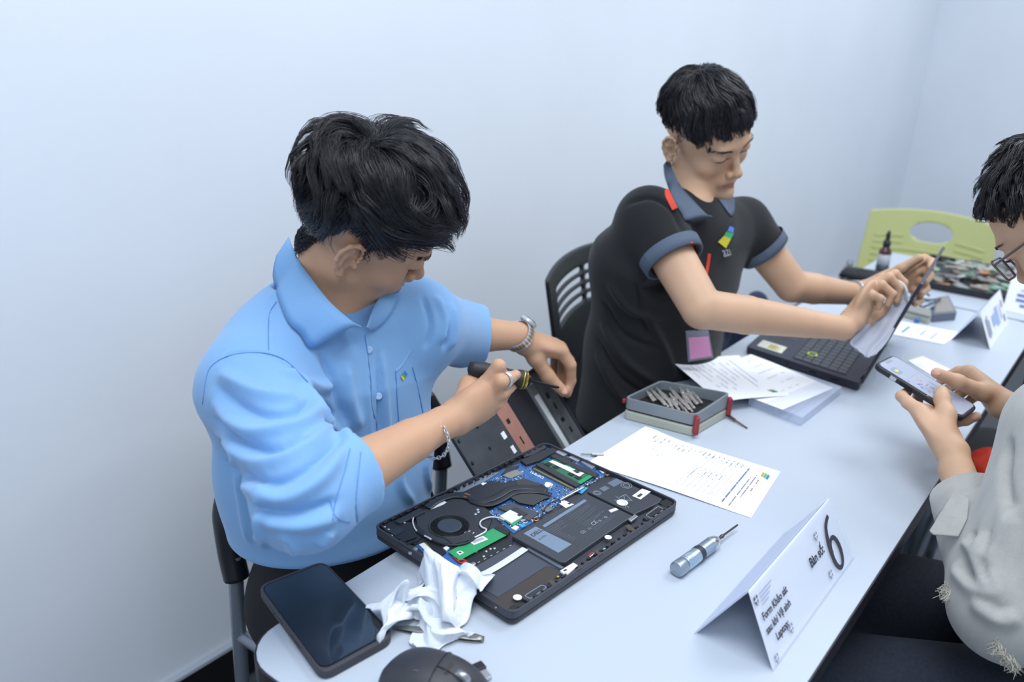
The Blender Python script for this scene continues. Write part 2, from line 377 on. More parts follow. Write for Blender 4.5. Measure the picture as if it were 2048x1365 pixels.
# usb ports on the near end
for pts in ([(265, 722), (290, 700), (330, 700), (350, 715), (330, 735), (300, 740)], [(365, 770), (400, 745), (435, 750), (450, 770), (420, 790)]):
    part('usb_port', pts, 0.7650, 0.7690, SILV, rnd=0.001, bev=0.0004)
part('ribbon_connector', [(355, 690), (385, 680), (465, 752), (435, 768)], 0.7652, 0.7668, WHT); part('gold_contacts', [(386, 680), (400, 676), (482, 745), (467, 752)], 0.7652, 0.7664, GOLD)
part('cover_flap', [(400, 672), (470, 680), (520, 735), (490, 760), (440, 720)], 0.7652, 0.7675, DK)
part('black_tape', [(290, 640), (370, 640), (410, 665), (340, 690)], 0.7650, 0.7665, DK2)
for x, y in ((265, 738), (345, 785)):
    pz = at(720+x*.332, 860+y*.332, z=0.766); e = nrm(np.array([c0[0]-c3[0], c0[1]-c3[1], 0]))
    obj('port_opening', box((c3[0]+(c0[0]-c3[0])*(0.36 if x > 300 else 0.55)-0.0002, c3[1]+(c0[1]-c3[1])*(0.36 if x > 300 else 0.55), 0.7662), (0.0012, 0.014, 0.0045), rotz(0.08)), mat('port cavity', '08080A', 0.5), LAP)
# fan
fan = part('fan', [(335, 520), (420, 455), (560, 400), (640, 425), (760, 470), (800, 520), (770, 600), (700, 650), (600, 690), (470, 680), (380, 640), (345, 580)], 0.7645, 0.7688, DK2, rnd=0.006, bev=0.0006)
fc = at(720+540*.332, 860+580*.332, z=0.7695)
obj('fan_well', lathe([(0, 0.0275), (0.0006, 0.0272), (0.0002, 0.0262)], (fc[0], fc[1], 0.7688), sides=40), mat('fan cavity', '0A0B0D', 0.6), fan, smooth=True)
obj('fan_ring', tube([(fc[0]+0.0285*math.cos(a), fc[1]+0.0285*math.sin(a), 0.7690) for a in np.linspace(0, 6.283, 41)[:-1]], 0.0012, 6, closed=True), DK2, fan, smooth=True)
bl = []
for k in range(53):
    a = 2*math.pi*k/53; r0, r1 = 0.0165, 0.0262; e = V(math.cos(a+0.5), math.sin(a+0.5)); s = V(math.cos(a+0.18), math.sin(a+0.18)); nn = V(-s[1], s[0])*0.0003
    q = [V(fc[0], fc[1])+s*r0-nn, V(fc[0], fc[1])+V(math.cos(a), math.sin(a))*r1-nn, V(fc[0], fc[1])+V(math.cos(a), math.sin(a))*r1+nn, V(fc[0], fc[1])+s*r0+nn]
    bl.append(prism(q, 0.7690, 0.7700))
obj('fan_blades', join(*bl), DK3, fan, kind='stuff')
obj('fan_hub', lathe([(0, 0.0172), (0.0018, 0.0172), (0.0022, 0.0166), (0.0020, 0.0150), (0.0020, 0.004)], (fc[0], fc[1], 0.7688), sides=36), mat('fan hub', '4A515D', 0.4, 0.3), fan, smooth=True)
part('fan_label', [(628, 618), (655, 605), (690, 620), (660, 640)], 0.7688, 0.7691, WHT, parent=fan)
part('fan_label', [(412, 470), (480, 438), (478, 430), (500, 424), (522, 438), (500, 452), (425, 482)], 0.7688, 0.7691, WHT, parent=fan)
part('fan_arm', [(500, 640), (600, 640), (690, 600), (660, 665), (560, 690)], 0.7688, 0.7697, DK2, rnd=0.003, parent=fan)
# heat sink: plate, curved pipe, copper patch
hs = part('heat_sink', [(590, 415), (600, 385), (700, 335), (790, 305), (860, 320), (960, 300), (1080, 320), (1130, 350), (1060, 400), (1080, 430), (1040, 455), (940, 410), (860, 400), (720, 445), (640, 440)], 0.7655, 0.7685, DK3, rnd=0.003, bev=0.0004)
part('heat_plate', [(890, 400), (1000, 378), (1160, 400), (1105, 420), (1045, 455), (960, 440)], 0.7685, 0.7692, mat('dark heat plate', '3B3E3E', 0.5), parent=hs)
part('heat_plate', [(940, 305), (985, 292), (1100, 330), (1040, 345), (950, 335)], 0.7685, 0.7692, mat('dark heat plate'), parent=hs)
pp = [at(720+x*.332, 860+y*.332, z=0.7705) for x, y in ((405, 470), (470, 425), (560, 397), (640, 402), (700, 425), (770, 425), (840, 395), (900, 360), (980, 348), (1060, 352), (1125, 368))]
obj('heat_pipe', tube(smooth_path(pp, 6), 0.0068, 12, flat=((0, 0, 1), 0.28)), DK3, hs, smooth=True)
obj('heat_pipe', tube(smooth_path([p+V(-0.004, -0.011, -0.0005) for p in pp[3:]], 6), 0.0048, 12, flat=((0, 0, 1), 0.30)), DK3, hs, smooth=True)
part('copper_patch', [(608, 393), (640, 380), (668, 392), (636, 410)], 0.7716, 0.7722, mat('copper', 'B07A5C', 0.4, 0.6), parent=hs)
part('wifi_sticker', [(728, 326), (740, 318), (765, 320), (752, 328), (740, 336)], 0.7692, 0.7694, WHT, parent=hs)
# wires
WIRE = mat('white wire', 'D7DADD', 0.4)
def wire(name, pts, r, m, z=0.770, parent=LAP):
    P = [at(720+q[0]*.332, 860+q[1]*.332, z=q[2] if len(q) > 2 else z) for q in pts]
    return obj(name, tube(smooth_path(P, 6), r, 8), m, parent, smooth=True)
wire('antenna_wire', [(322, 528), (318, 555), (328, 590), (345, 615)], 0.0011, WIRE)
wire('antenna_wire', [(345, 615), (390, 645), (440, 668), (500, 690), (580, 695), (650, 680), (715, 635)], 0.0016, DK)
wire('antenna_wire', [(388, 640), (410, 650), (430, 662)], 0.0012, WIRE, 0.7712)
wire('antenna_wire', [(870, 545), (830, 530), (780, 528), (735, 545), (722, 568), (735, 588), (760, 600), (748, 620), (690, 650)], 0.0012, WIRE, 0.771)
wire('lead_wire', [(560, 765), (600, 800), (640, 795)], 0.0011, mat('red wire', 'B02A28', 0.4), 0.7665)
wire('lead_wire', [(585, 790), (620, 785), (645, 800)], 0.0015, mat('red wire'), 0.7665)
wire('lead_wire', [(1375, 765), (1395, 745), (1420, 748)], 0.0011, mat('red wire'), 0.7672)
wire('lead_wire', [(1380, 772), (1400, 755), (1425, 740), (1480, 715)], 0.0008, WIRE, 0.7672)
wire('lead_wire', [(1085, 560, .7668), (1110, 480), (1150, 440), (1205, 418), (1250, 395), (1330, 370)], 0.0008, DK, 0.7680)
# wireless card
wc = part('wireless_card', [(838, 525), (905, 482), (990, 520), (925, 582)], 0.7658, 0.7668, GPCB)
part('shield_can', [(842, 520), (905, 483), (988, 518), (912, 562)], 0.7668, 0.7680, WHT, parent=wc)
part('card_print', [(945, 512), (962, 505), (975, 515), (958, 523)], 0.7680, 0.7682, INK, parent=wc)
part('card_slot', [(912, 480), (935, 468), (1010, 505), (985, 520)], 0.7655, 0.7690, DK2)
for x, y in ((848, 545), (862, 572)):
    p = A_([(x, y)], 0.768)[0]; obj('antenna_plug', lathe([(0, 0.0014), (0.001, 0.0014)], (p[0], p[1], 0.7668), sides=10), GOLD, LAP)
part('connector', [(965, 545), (1030, 520), (1040, 527), (975, 555)], 0.7652, 0.7668, SILV)
part('connector', [(960, 575), (985, 565), (1000, 578), (975, 590)], 0.7652, 0.7672, mat('sky blue tab', '3D9BE0', 0.5))
part('connector', [(910, 590), (935, 575), (960, 585), (940, 605)], 0.7652, 0.7675, WHT, bev=0.0004)
# solid state drive
ssd = part('solid_state_drive', [(530, 735), (820, 585), (893, 630), (600, 786)], 0.7672, 0.7682, GPCB, bev=0.0001)
part('drive_label', [(655, 672), (742, 640), (772, 660), (688, 694)], 0.7682, 0.7684, WHT, parent=ssd)
part('drive_label_print', [(670, 672), (735, 648), (752, 658), (688, 684)], 0.7684, 0.7685, mat('lilac print', 'A9A3BE', 0.6), parent=ssd)
part('drive_label', [(580, 738), (605, 728), (626, 740), (600, 755)], 0.7682, 0.7684, WHT, parent=ssd)
part('label_code', [(592, 738), (604, 733), (614, 740), (601, 746)], 0.7684, 0.7685, INK, parent=ssd)
part('drive_slot', [(805, 592), (830, 578), (905, 615), (885, 635)], 0.7655, 0.7690, DK)
for (x, y) in ((700, 730), (745, 760), (785, 715), (810, 712), (760, 730)):
    p = A_([(x, y)], 0.7665)[0]; obj('standoff', lathe([(0, 0.0022), (0.0022, 0.0020), (0.0026, 0.0012)], (p[0], p[1], 0.7640), sides=12), SILV, LAP, smooth=True)
part('drive_bay', [(600, 790), (900, 625), (925, 650), (920, 690), (660, 838)], 0.7640, 0.7648, DK, bev=0.0002)
for k in range(7):
    x, y = 668+38*k, 820-20*k; part('bay_slot', [(x, y), (x+14, y-7), (x+18, y-4), (x+4, y+3)], 0.7648, 0.7652, SILV)
p = A_([(683, 806)], 0.7665)[0]; obj('screw', lathe([(0, 0.0034), (0.0016, 0.0034), (0.002, 0.002)], (p[0], p[1], 0.7648), sides=14), mat('pale brass', 'A9B59A', 0.3, 0.7), LAP, smooth=True)
for x, y in ((708, 478), (712, 492), (695, 505)):
    p = A_([(x, y)], 0.7705)[0]; obj('screw', lathe([(0, 0.0028), (0.001, 0.0028), (0.0016, 0.0015)], (p[0], p[1], 0.7688), sides=12), SILV, LAP, smooth=True)
# memory module in its slot, empty second slot
part('memory_slot', [(1062, 213), (1085, 196), (1325, 325), (1300, 345)], 0.7652, 0.7692, DK2, bev=0.0003)
part('memory_slot', [(1036, 228), (1060, 213), (1298, 343), (1275, 352)], 0.7652, 0.7672, mat('black slot bar', '17181B', 0.6))  # black bar of the second memory connector
part('slot_contacts', [(1040, 235), (1048, 229), (1290, 352), (1280, 358)], 0.7652, 0.7676, mat('contact row', '8A8064', 0.4, 0.5))
ram = part('memory_module', [(1095, 195), (1165, 175), (1408, 276), (1318, 330)], 0.7672, 0.7684, mat('memory board', '2E6B4C', 0.4))
part('module_label', [(1138, 192), (1160, 184), (1350, 262), (1322, 282)], 0.7692, 0.7694, WHT, parent=ram)
part('module_end', [(1225, 205), (1275, 222), (1250, 240), (1200, 220)], 0.7684, 0.7688, GPCB, parent=ram)
part('module_end', [(1395, 262), (1412, 275), (1330, 328), (1310, 315)], 0.7684, 0.7687, GPCB, parent=ram)
for (x, y) in ((1110, 205), (1155, 222), (1250, 265), (1290, 285), (1200, 200), (1305, 240)):
    part('memory_chip', [(x, y), (x+22, y-9), (x+48, y+5), (x+26, y+15)], 0.7684, 0.7692, DK, parent=ram)
part('module_label_print', [(1278, 246), (1300, 240), (1330, 255), (1308, 264)], 0.7694, 0.7695, INK, parent=ram)
part('shield_strip', [(1145, 158), (1170, 150), (1440, 265), (1415, 285)], 0.7655, 0.7695, DK2, bev=0.0003)
part('slot_guide', [(1125, 140), (1160, 126), (1280, 185), (1240, 200)], 0.7655, 0.7680, DK3)
# ports on the far side
for pts in ([(1170, 130), (1200, 118), (1262, 140), (1225, 158)], [(1255, 165), (1285, 150), (1345, 172), (1310, 192)], [(1330, 190), (1365, 178), (1430, 215), (1395, 235)]):
    part('port_shell', pts, 0.7652, 0.7695, SILV, rnd=0.0008, bev=0.0004)
obj('board_print', text_vf('DIMM1', 0.0095, at(720+1110*.332, 860+287*.332, z=0.7653), at(720+1040*.332, 860+252*.332, z=0.765)-at(720+1110*.332, 860+287*.332, z=0.765), -(at(720+1085*.332, 860+255*.332, z=0.765)-at(720+1070*.332, 860+275*.332, z=0.765)), 0.0001, 0.01), WHT, LAP)
part('white_sticker', [(1110, 330), (1120, 315), (1145, 318), (1165, 330), (1150, 345), (1120, 345)], 0.7652, 0.7655, WHT, rnd=0.0015)
part('white_sticker', [(1440, 245), (1465, 238), (1485, 250), (1465, 264)], 0.7655, 0.7660, WHT, rnd=0.0015)
part('white_sticker', [(1200, 445), (1240, 430), (1290, 450), (1240, 472)], 0.7712, 0.7714, WHT)
part('white_sticker', [(1210, 432), (1235, 425), (1245, 445), (1222, 455)], 0.7655, 0.7665, WHT)
part('sticker_code', [(1248, 444), (1262, 438), (1275, 444), (1260, 451)], 0.7714, 0.7715, INK)
part('flat_cable_end', [(1330, 340), (1375, 350), (1335, 385), (1305, 375)], 0.7655, 0.7662, mat('cyan ribbon', '38A4D8', 0.5))
wire('cable_clamp', [(1205, 425), (1270, 390), (1350, 348)], 0.0022, SILV, 0.7672)
part('metal_shield', [(858, 275), (925, 236), (985, 262), (905, 292)], 0.7652, 0.7668, mat('warm shield metal', 'AFAFA6', 0.35, 0.7))
part('chip', [(1085, 475), (1120, 458), (1165, 478), (1130, 495)], 0.7652, 0.7670, mat('grey chip', '6D7172', 0.4))
part('chip', [(890, 225), (960, 215), (930, 240), (850, 270)], 0.7652, 0.7675, DK2)
part('cover_sheet', [(830, 470), (920, 440), (1080, 500), (1020, 545)], 0.7652, 0.7678, mat('graphite sheet', '484B53', 0.5), bev=0.0003)
for x, y in ((1060, 535), (1490, 262)):
    p = A_([(x, y)], 0.768)[0]; obj('screw_boss', lathe([(0, 0.0042), (0.0016, 0.0042), (0.0018, 0.0026)], (p[0], p[1], 0.7650), sides=14), mat('copper ring', 'B98A5E', 0.35, 0.7), LAP, smooth=True)
    obj('screw', lathe([(0, 0.0022), (0.0012, 0.0022)], (p[0], p[1], 0.7668), sides=12), DK, LAP)
# battery
BAT = mat('battery wrap', '3B3F47', 0.45, var=0.05, vscale=25)
bt = part('battery', [(915, 640), (1105, 530), (1365, 385), (1600, 498), (1645, 520), (1590, 555), (1235, 800), (1200, 795)], 0.7645, 0.7710, BAT, rnd=0.002, bev=0.0010)
part('battery_cell', [(1368, 372), (1530, 285), (1820, 415), (1800, 440), (1650, 510)], 0.7645, 0.7708, BAT, rnd=0.002, bev=0.0010, parent=bt)
part('battery_label', [(985, 625), (1058, 583), (1275, 690), (1195, 742)], 0.7710, 0.7712, mat('slate label', '76879C', 0.5), parent=bt)
part('battery_stripe', [(1098, 578), (1350, 420), (1368, 428), (1115, 588)], 0.7710, 0.7712, mat('slate label'), parent=bt)
a = at(720+1045*.332, 860+646*.332, z=0.7713); e = at(720+1102*.332, 860+608*.332, z=0.7713)
uu = nrm(e-a); vv = nrm(np.cross([0, 0, 1], uu))
obj('battery_print', text_vf('DELL', 0.0098, a, uu, vv, 0.0, 0.03), INK, bt)
a2 = at(720+1085*.332, 860+668*.332, z=0.7713)
obj('battery_print', text_vf('41Wh', 0.0062, a2, uu, vv, 0.0, 0.0), INK, bt)
pr = []
for k in range(13):
    for s0, s1 in ((0.0, rs.uniform(.5, 1.0)),):
        a, b = A_([(1118+12*k, 600+6*k), (1118+12*k+95*(1 if k > 1 else 1.2)*s1, 600+6*k-60*s1)], 0.7711)
        if 5 <= k: a, b = A_([(1118+13*k, 600+5.5*k), (1118+13*k+40*s1, 600+5.5*k-25*s1)], 0.7711)
        pr.append(prism([a, b, b+V(-.0006, -.0006, 0), a+V(-.0006, -.0006, 0)], 0.7710, 0.77115))
for k in range(12):
    a, b = A_([(1240+16*k, 520+8*k), (1240+16*k+150*rs.uniform(.6, 1), 520+8*k-95*rs.uniform(.8, 1))], 0.7711)
    pr.append(prism([a, b, b+V(-.0005, -.0005, 0), a+V(-.0005, -.0005, 0)], 0.7710, 0.77115))
obj('fine_print', join(*pr), mat('dim ink', '60666F', 0.6), bt, kind='stuff')
for tx, (x, y), s in (('CE', (1408, 578), 0.010), ('X', (1448, 556), 0.007), ('o', (1482, 536), 0.010), ('(-)', (1380, 604), 0.006), ('(2)', (1340, 628), 0.008)):
    a = at(720+x*.332, 860+y*.332, z=0.7713); obj('battery_print', text_vf(tx, s, a, uu, vv, 0.0), INKL, bt)
for (x, y, r) in ((1605, 335, 0.0085), (1428, 380, 0.006)):
    p = A_([(x, y)], 0.7712)[0]
    obj('round_mark', tube([(p[0]+r*math.cos(t), p[1]+r*math.sin(t), 0.7710) for t in np.linspace(0, 6.283, 25)[:-1]], 0.0004, 4, closed=True), INKL, bt)
    obj('round_mark', tube([(p[0]+.6*r*math.cos(t), p[1]+.6*r*math.sin(t), 0.7710) for t in np.linspace(0, 6.283, 25)[:-1]], 0.0004, 4, closed=True), INKL, bt)
for pts in ([(1490, 322), (1545, 294), (1588, 312), (1530, 345)], [(1440, 355), (1475, 338), (1505, 352), (1470, 372)]):
    part('code_patch', pts, 0.7708, 0.7710, mat('faded slate print', '626E7E', 0.6), parent=bt)
for p0, p1 in (((1540, 400), (1620, 470)), ((1640, 425), (1530, 425)), ((1590, 395), (1600, 470)), ((1560, 410), (1600, 390)), ((1600, 390), (1640, 430))):
    wire('bin_mark', [p0, p1], 0.0004, INKL, 0.7709, bt)
part('battery_sticker', [(1640, 398), (1700, 355), (1752, 373), (1690, 420)], 0.7708, 0.7711, WHT, parent=bt)
part('sticker_code', [(1665, 400), (1690, 383), (1705, 390), (1682, 408)], 0.7711, 0.7712, INK, parent=bt)
p = A_([(1580, 438)], 0.7712)[0]; obj('round_sticker', lathe([(0, 0.0085), (0.0003, 0.0085)], (p[0], p[1], 0.7708), sides=24), WHT, bt)
part('battery_sticker', [(1497, 485), (1540, 470), (1556, 480), (1512, 498)], 0.7710, 0.7722, WHT, bev=0.0002, parent=bt)
part('battery_plug', [(1615, 540), (1655, 508), (1675, 520), (1632, 552)], 0.7680, 0.7712, SILV, bev=0.0004)
# palm-rest side: touch pad frame, ribbon, speakers, cable run
part('touchpad_film', [(805, 1030), (1130, 820), (1210, 862), (1165, 905), (890, 1095)], 0.7640, 0.7646, mat('brown film', '3F3937', 0.7))
part('touchpad_plate', [(660, 850), (930, 690), (1210, 845), (1125, 820), (830, 1010), (650, 905)], 0.7640, 0.7645, mat('blue grey plate', '444A56', 0.45))
part('metal_bar', [(1000, 716), (1015, 708), (1228, 828), (1212, 838)], 0.7646, 0.7668, mat('grey bar', '7A838E', 0.4, 0.5))
rb = [at(720+x*.332, 860+y*.332, z=z) for x, y, z in ((632, 812, .7655), (668, 852, .7660), (700, 872, .7665), (738, 872, .7668), (820, 830, .7665), (930, 760, .7665), (995, 716, .7665))]
obj('ribbon_cable', tube(smooth_path(rb, 5), 0.0052, 8, flat=((0, 0, 1), 0.06)), mat('white ribbon', 'D5D8D6', 0.5), LAP)
part('connector', [(585, 825), (620, 812), (640, 825), (605, 842)], 0.7652, 0.7672, mat('sky blue tab'))
part('connector', [(500, 712), (520, 698), (540, 710), (518, 726)], 0.7652, 0.7682, WHT, bev=0.0006)
FRM = [(0, 0)]
def speaker(pts, lab=None):
    s = part('speaker', [(pts[0][0]-20, pts[0][1]+14), (pts[1][0]-6, pts[1][1]-16), (pts[2][0]+22, pts[2][1]-8), (pts[3][0]+2, pts[3][1]+20)], 0.7645, 0.7688, DK2, rnd=0.003, bev=0.0006)
    P = roundpoly(A_(pts, 0.7692), 0.0025, 4)
    obj('speaker_rim', tube([(p[0], p[1], 0.7690) for p in P], 0.0005, 5, closed=True), INKL, s)
    obj('speaker_cone', prism(P, 0.7688, 0.7691), mat('speaker film', '2C2F36', 0.35), s)
speaker([(990, 1000), (1095, 935), (1125, 950), (1025, 1018)]); speaker([(1722, 515), (1795, 463), (1832, 478), (1755, 535)])
run = [(1010, 1050), (1120, 965), (1260, 880), (1390, 795), (1520, 700), (1650, 610), (1760, 545), (1850, 480)]
for k in range(len(run)-1):
    if k == 3: continue
    a, b = np.array(run[k]), np.array(run[k+1]); q = nrm(b-a); nn = V(-q[1], q[0])*17; a = a+q*5; b = b-q*5
    nn = V(8, 18)
    part('speaker_channel', [a-nn*0.9, b-nn*0.9, b+nn*0.55, a+nn*0.55], 0.7645, 0.7690, mat('grey blue channel', '3F424D', 0.45), bev=0.0008)
for x, y in ((1160, 925), (1310, 830), (1440, 745), (1625, 595)):
    part('cloth_tape', [(x-28, y-14), (x-2, y-26), (x+30, y+8), (x+10, y+26)], 0.7690, 0.7696, TAPE, rnd=0.001)
part('channel_label', [(1205, 850), (1285, 802), (1312, 818), (1250, 872), (1240, 860), (1228, 868)], 0.7690, 0.7714, WHT)
part('sticker_code', [(1222, 848), (1240, 838), (1250, 845), (1232, 855)], 0.7714, 0.7715, INK)
p = A_([(1495, 648)], 0.7712)[0]; obj('round_sticker', lathe([(0, 0.0050), (0.0003, 0.0050)], (p[0], p[1], 0.7710), sides=20), WHT, LAP)
p = A_([(948, 1022)], 0.766)[0]; obj('round_sticker', lathe([(0, 0.0055), (0.0003, 0.0055)], (p[0], p[1], 0.7688), sides=20), WHT, LAP)
for x, y in ((895, 1070), (1192, 878), (820, 1062), (680, 970), (1858, 428)):
    p = A_([(x, y)], 0.768)[0]; obj('screw', lathe([(0, 0.0030 if y in (1070, 878, 428) else 0.0014), (0.0025, 0.0024), (0.003, 0.001)], (p[0], p[1], 0.7645), sides=12), mat('brass screw', 'A89A62', 0.3, 0.8), LAP, smooth=True)
part('corner_block', [(1800, 440), (1850, 415), (1890, 440), (1845, 472)], 0.7645, 0.7695, DK, rnd=0.001, bev=0.0005)
part('corner_block', [(885, 1075), (930, 1050), (970, 1075), (925, 1105)], 0.7645, 0.7680, DK, rnd=0.001, bev=0.0005)
clips = []
for k in range(26):
    t = k/26; a = np.array(c3)*(1-t)+np.array(c2)*t; q = a+nrm(cen-a)*0.006
    clips.append(box((q[0], q[1]+0.001, 0.7690), (0.006 if k % 2 else 0.003, 0.003, 0.004), rotz(-0.08)))
    b = np.array(c0)*(1-t)+np.array(c1)*t; q = b+nrm(cen-b)*0.006
    clips.append(box((q[0], q[1]-0.001, 0.7695), (0.007 if k % 3 else 0.003, 0.003, 0.004), rotz(-0.08)))
obj('edge_clips', join(*clips), DK, LAP, kind='stuff')
obj('front_groove', prism([(p[0], p[1]) for p in roundpoly([q-nrm(cen-q)*0.0002 for q in outl], 0.014, 6)], 0.7597, 0.7601), mat('port cavity'), LAP)

# ---------------------------------------------------------------- the bottom cover held upright behind it
cu, cv, cw = V(.978, .208, -.001), V(.126, -.595, -.794), V(-.166, .776, -.608)
co = V(.913, .82, .809); cu = nrm(cu); cv = nrm(cv-cu*(cv@cu)); cn = -np.cross(cu, cv); cn = cn if cn @ (CAM-co) > 0 else -cn
COV = thing('laptop_bottom_cover', 'loose black laptop bottom cover with a copper strip held up beside the table edge', 'laptop cover', (co+cu*.17+cv*.11).tolist())
def cpl(name, pts, h0, h1, m, bev=0.0, lab=None):
    P = frame_pts(pts, co+cn*h0, cu, cv); return obj(name, slab(P, cn, h1-h0), m, COV, bevel=bev)
cpl('cover_panel', rrect(.355, .212, .012, 5, .1775, .106), -0.002, 0.0, mat('worn black cover', '3E444A', 0.5, var=0.25, vscale=14), 0.0006)
for a, b, w_, h_ in ((.1775, .002, .35, .004), (.1775, .210, .35, .004), (.002, .106, .004, .205), (.353, .106, .004, .205)):
    cpl('cover_lip', rrect(w_, h_, .001, 2, a, b), 0.0, 0.004, CASE)
cpl('copper_strip', [(.143, .012), (.188, .012), (.190, .140), (.190, .205), (.150, .205)], 0.0, 0.0006, mat('copper foil', 'B07F72', 0.5, 0.35, var=0.06, vscale=40))
cpl('black_sheet', [(.192, .010), (.262, .010), (.262, .205), (.194, .205)], 0.0, 0.0012, mat('black insulating sheet', '1C1F25', 0.4))
cpl('steel_strip', [(.266, .008), (.296, .008), (.296, .205), (.266, .205)], 0.0, 0.001, mat('brushed frame', '7B7F80', 0.4, 0.5))
cpl('bright_strip', [(.274, .045), (.290, .045), (.290, .175), (.276, .175)], 0.001, 0.002, mat('pale strip', 'C9CDCF', 0.45))
cpl('grille_strip', [(.300, .008), (.350, .008), (.350, .205), (.300, .205)], 0.0, 0.001, mat('worn frame', '55595C', 0.5, var=0.2, vscale=30))
for a, b, w_, h_ in ((.128, .062, .012, .013), (.131, .092, .010, .014), (.134, .120, .017, .022)):
    cpl('cover_label', rrect(w_, h_, .0008, 2, a, b), 0.0, 0.0005, WHT)
cpl('label_code', rrect(.008, .008, .0005, 2, .133, .116), 0.0005, 0.0007, INK)
for a, b, w_, h_ in ((.160, .048, .009, .009), (.166, .090, .003, .016), (.178, .145, .008, .006), (.172, .170, .010, .004), (.316, .06, .01, .012), (.320, .085, .006, .014), (.318, .115, .012, .008), (.325, .14, .006, .012), (.284, .16, .008, .008)):
    cpl('cover_hole', rrect(w_, h_, .0008, 2, a, b), 0.0012, 0.0016, mat('port cavity'))
for k in range(10):
    cpl('screw_post', rrect(.006, .006, .0029, 4, .014 if k < 5 else .075+.0*k, .02+.042*(k % 5)), 0.0, 0.003, DK2)

# ---------------------------------------------------------------- screwdriver lying on the table
sa, sb = at(1352, 1140, z=0.762), at(1475, 1055, z=0.757)
sx = nrm(sb-sa); SD = thing('precision_screwdriver', 'silver precision screwdriver with a black band lying beside the open laptop', 'screwdriver', ((sa+sb)/2).tolist())
L0 = np.linalg.norm(sb-sa); SM = mat('satin aluminium', 'B4C6D6', 0.32, 0.75)
so = V(sa[0], sa[1], 0.7612); s2 = V(sb[0], sb[1], 0.7612); sx = nrm(s2-so); L0 = np.linalg.norm(s2-so)
g = L0
obj('end_cap', lathe([(0, 0.0085), (0.001, 0.0104), (.003, 0.0110), (.016, 0.0110), (.017, 0.0104)], so, sx, 32), mat('cap metal', '9FAAB4', 0.35, 0.7), SD, smooth=True)
obj('neck', lathe([(.016, .0088), (.021, .0088)], so, sx, 24), DK, SD, smooth=True)
obj('handle', lathe([(.0195, 0.0100), (.0205, 0.0106), (.023, .0106), (.0235, .0102), (.0245, .0102), (.025, .0106), (.050, .0104), (.052, .0100)], so, sx, 32), SM, SD, smooth=True)
obj('grip_band', lathe([(.049, 0.0102), (.050, 0.0108), (.059, .0108), (.060, .0100)], so, sx, 32), mat('dark band', '33323C', 0.5), SD, smooth=True)
obj('knurled_barrel', lathe([(.060+.0007*k, .0101 if k % 2 else .0097) for k in range(36)]+[(.088, .0095)], so, sx, 32), SM, SD, smooth=True)
obj('chuck', lathe([(.086, .0100), (.088, .0103), (.090, .0100), (.0985, .0082), (.103, .0055), (.106, .0042)], so, sx, 28), mat('chrome', 'D2D2D0', 0.18, 1.0), SD, smooth=True)
obj('bit', lathe([(.104, .0026), (.110, .0026), (.112, .0018), (.114, .0028), (.118, .0028), (.120, .0016), (g-.002, .0015), (g, .0008)], so, sx, 12), mat('steel bit', '5E5A58', 0.35, 0.8), SD, smooth=True)

# small bit beyond the open laptop
a, b = at(1166, 909, z=0.753), at(1208, 911, z=0.753)
a[2] = b[2] = 0.7533; q = nrm(b-a)
BT = thing('screwdriver_bit', 'loose steel screwdriver bit on the table just past the open laptop', 'screwdriver bit', ((a+b)/2).tolist())
obj('hex_shank', lathe([(.014, .0010), (.015, .0032), (.034, .0032), (.035, .0024)], a, q, 6), mat('satin steel', '9C9C98', 0.3, 0.8), BT)
obj('tip', lathe([(-.004, .0010), (.015, .0011)], a, q, 8), mat('satin steel'), BT)

# ---------------------------------------------------------------- printed forms
PAPER = mat('white paper', 'F6F8FC', 0.75); BLUEI = mat('blue ink', '6B74A8', 0.7); FINE = mat('fine ink', '868A98', 0.7); PEN = mat('pen ink', '9096B4', 0.7)
def green_mark(name, o, u, v, par, s=1.0):
    for k, c in enumerate(('C9A33C', '3FB36B', '2D7CC4')):
        P = [o+u*(0.0*s)+v*(k*0.0052*s)+u*0.002*k, o+u*0.016*s+v*(k*0.0052*s)+u*0.002*k, o+u*0.019*s+v*((k+0.85)*0.0052*s)+u*0.002*k, o+u*0.003*s+v*((k+0.85)*0.0052*s)+u*0.002*k]
        obj(name, slab(P, nrm(np.cross(u, v))*1.0, 0.0001), mat('mark '+c, c, 0.6), par)
# form beside the open laptop: corners measured on the table
pA, pB, pC, pD = V(1.247, .644, .7508), V(1.268, .398, .7508), V(1.100, .377, .7508), V(1.075, .655, .7508)
F1 = thing('printed_form', 'white printed form with a table and a small striped mark, tucked against the open laptop', 'paper', ((pA+pC)/2).tolist())
def psurf(s, t):
    p = (1-s)*(1-t)*pA+s*(1-t)*pB+s*t*pC+(1-s)*t*pD
    p = p.copy(); p[2] = 0.7508+0.004*math.exp(-((s-0.02)/0.18)**2)*(1-t)*2+0.0035*math.sin(3.1*s)**2*(0.3+0.7*t)*0.6
    return p
v, f = sheet([[psurf(s, t) for t in np.linspace(0, 1, 14)] for s in np.linspace(0, 1, 22)], 0.0003)
obj('sheet', (v, f), PAPER, F1, smooth=False)
def pline(s0, t0, s1, t1, w_=0.0004, dash=None):
    out = []; N = max(2, int(abs(t1-t0)*70+abs(s1-s0)*26)) if dash else max(2, int(abs(t1-t0)*26+abs(s1-s0)*26))
    L = [(s0+(s1-s0)*k/N, t0+(t1-t0)*k/N) for k in range(N+1)]
    for k in range(N):
        if dash and rs.rand() < dash: continue
        a, b = psurf(*L[k]), psurf(*L[k+1]); d = nrm(b-a); nn = V(-d[1], d[0], 0)*w_; z = V(0, 0, 0.0007)
        out.append((np.array([a-nn+z, b-nn+z, b+nn+z, a+nn+z]), [[0, 1, 2, 3]]))
    return out
lines = []
for k in range(8): lines += pline(0.525+0.033*k, 0.10, 0.525+0.033*k+0.0, 0.86, 0.00022)
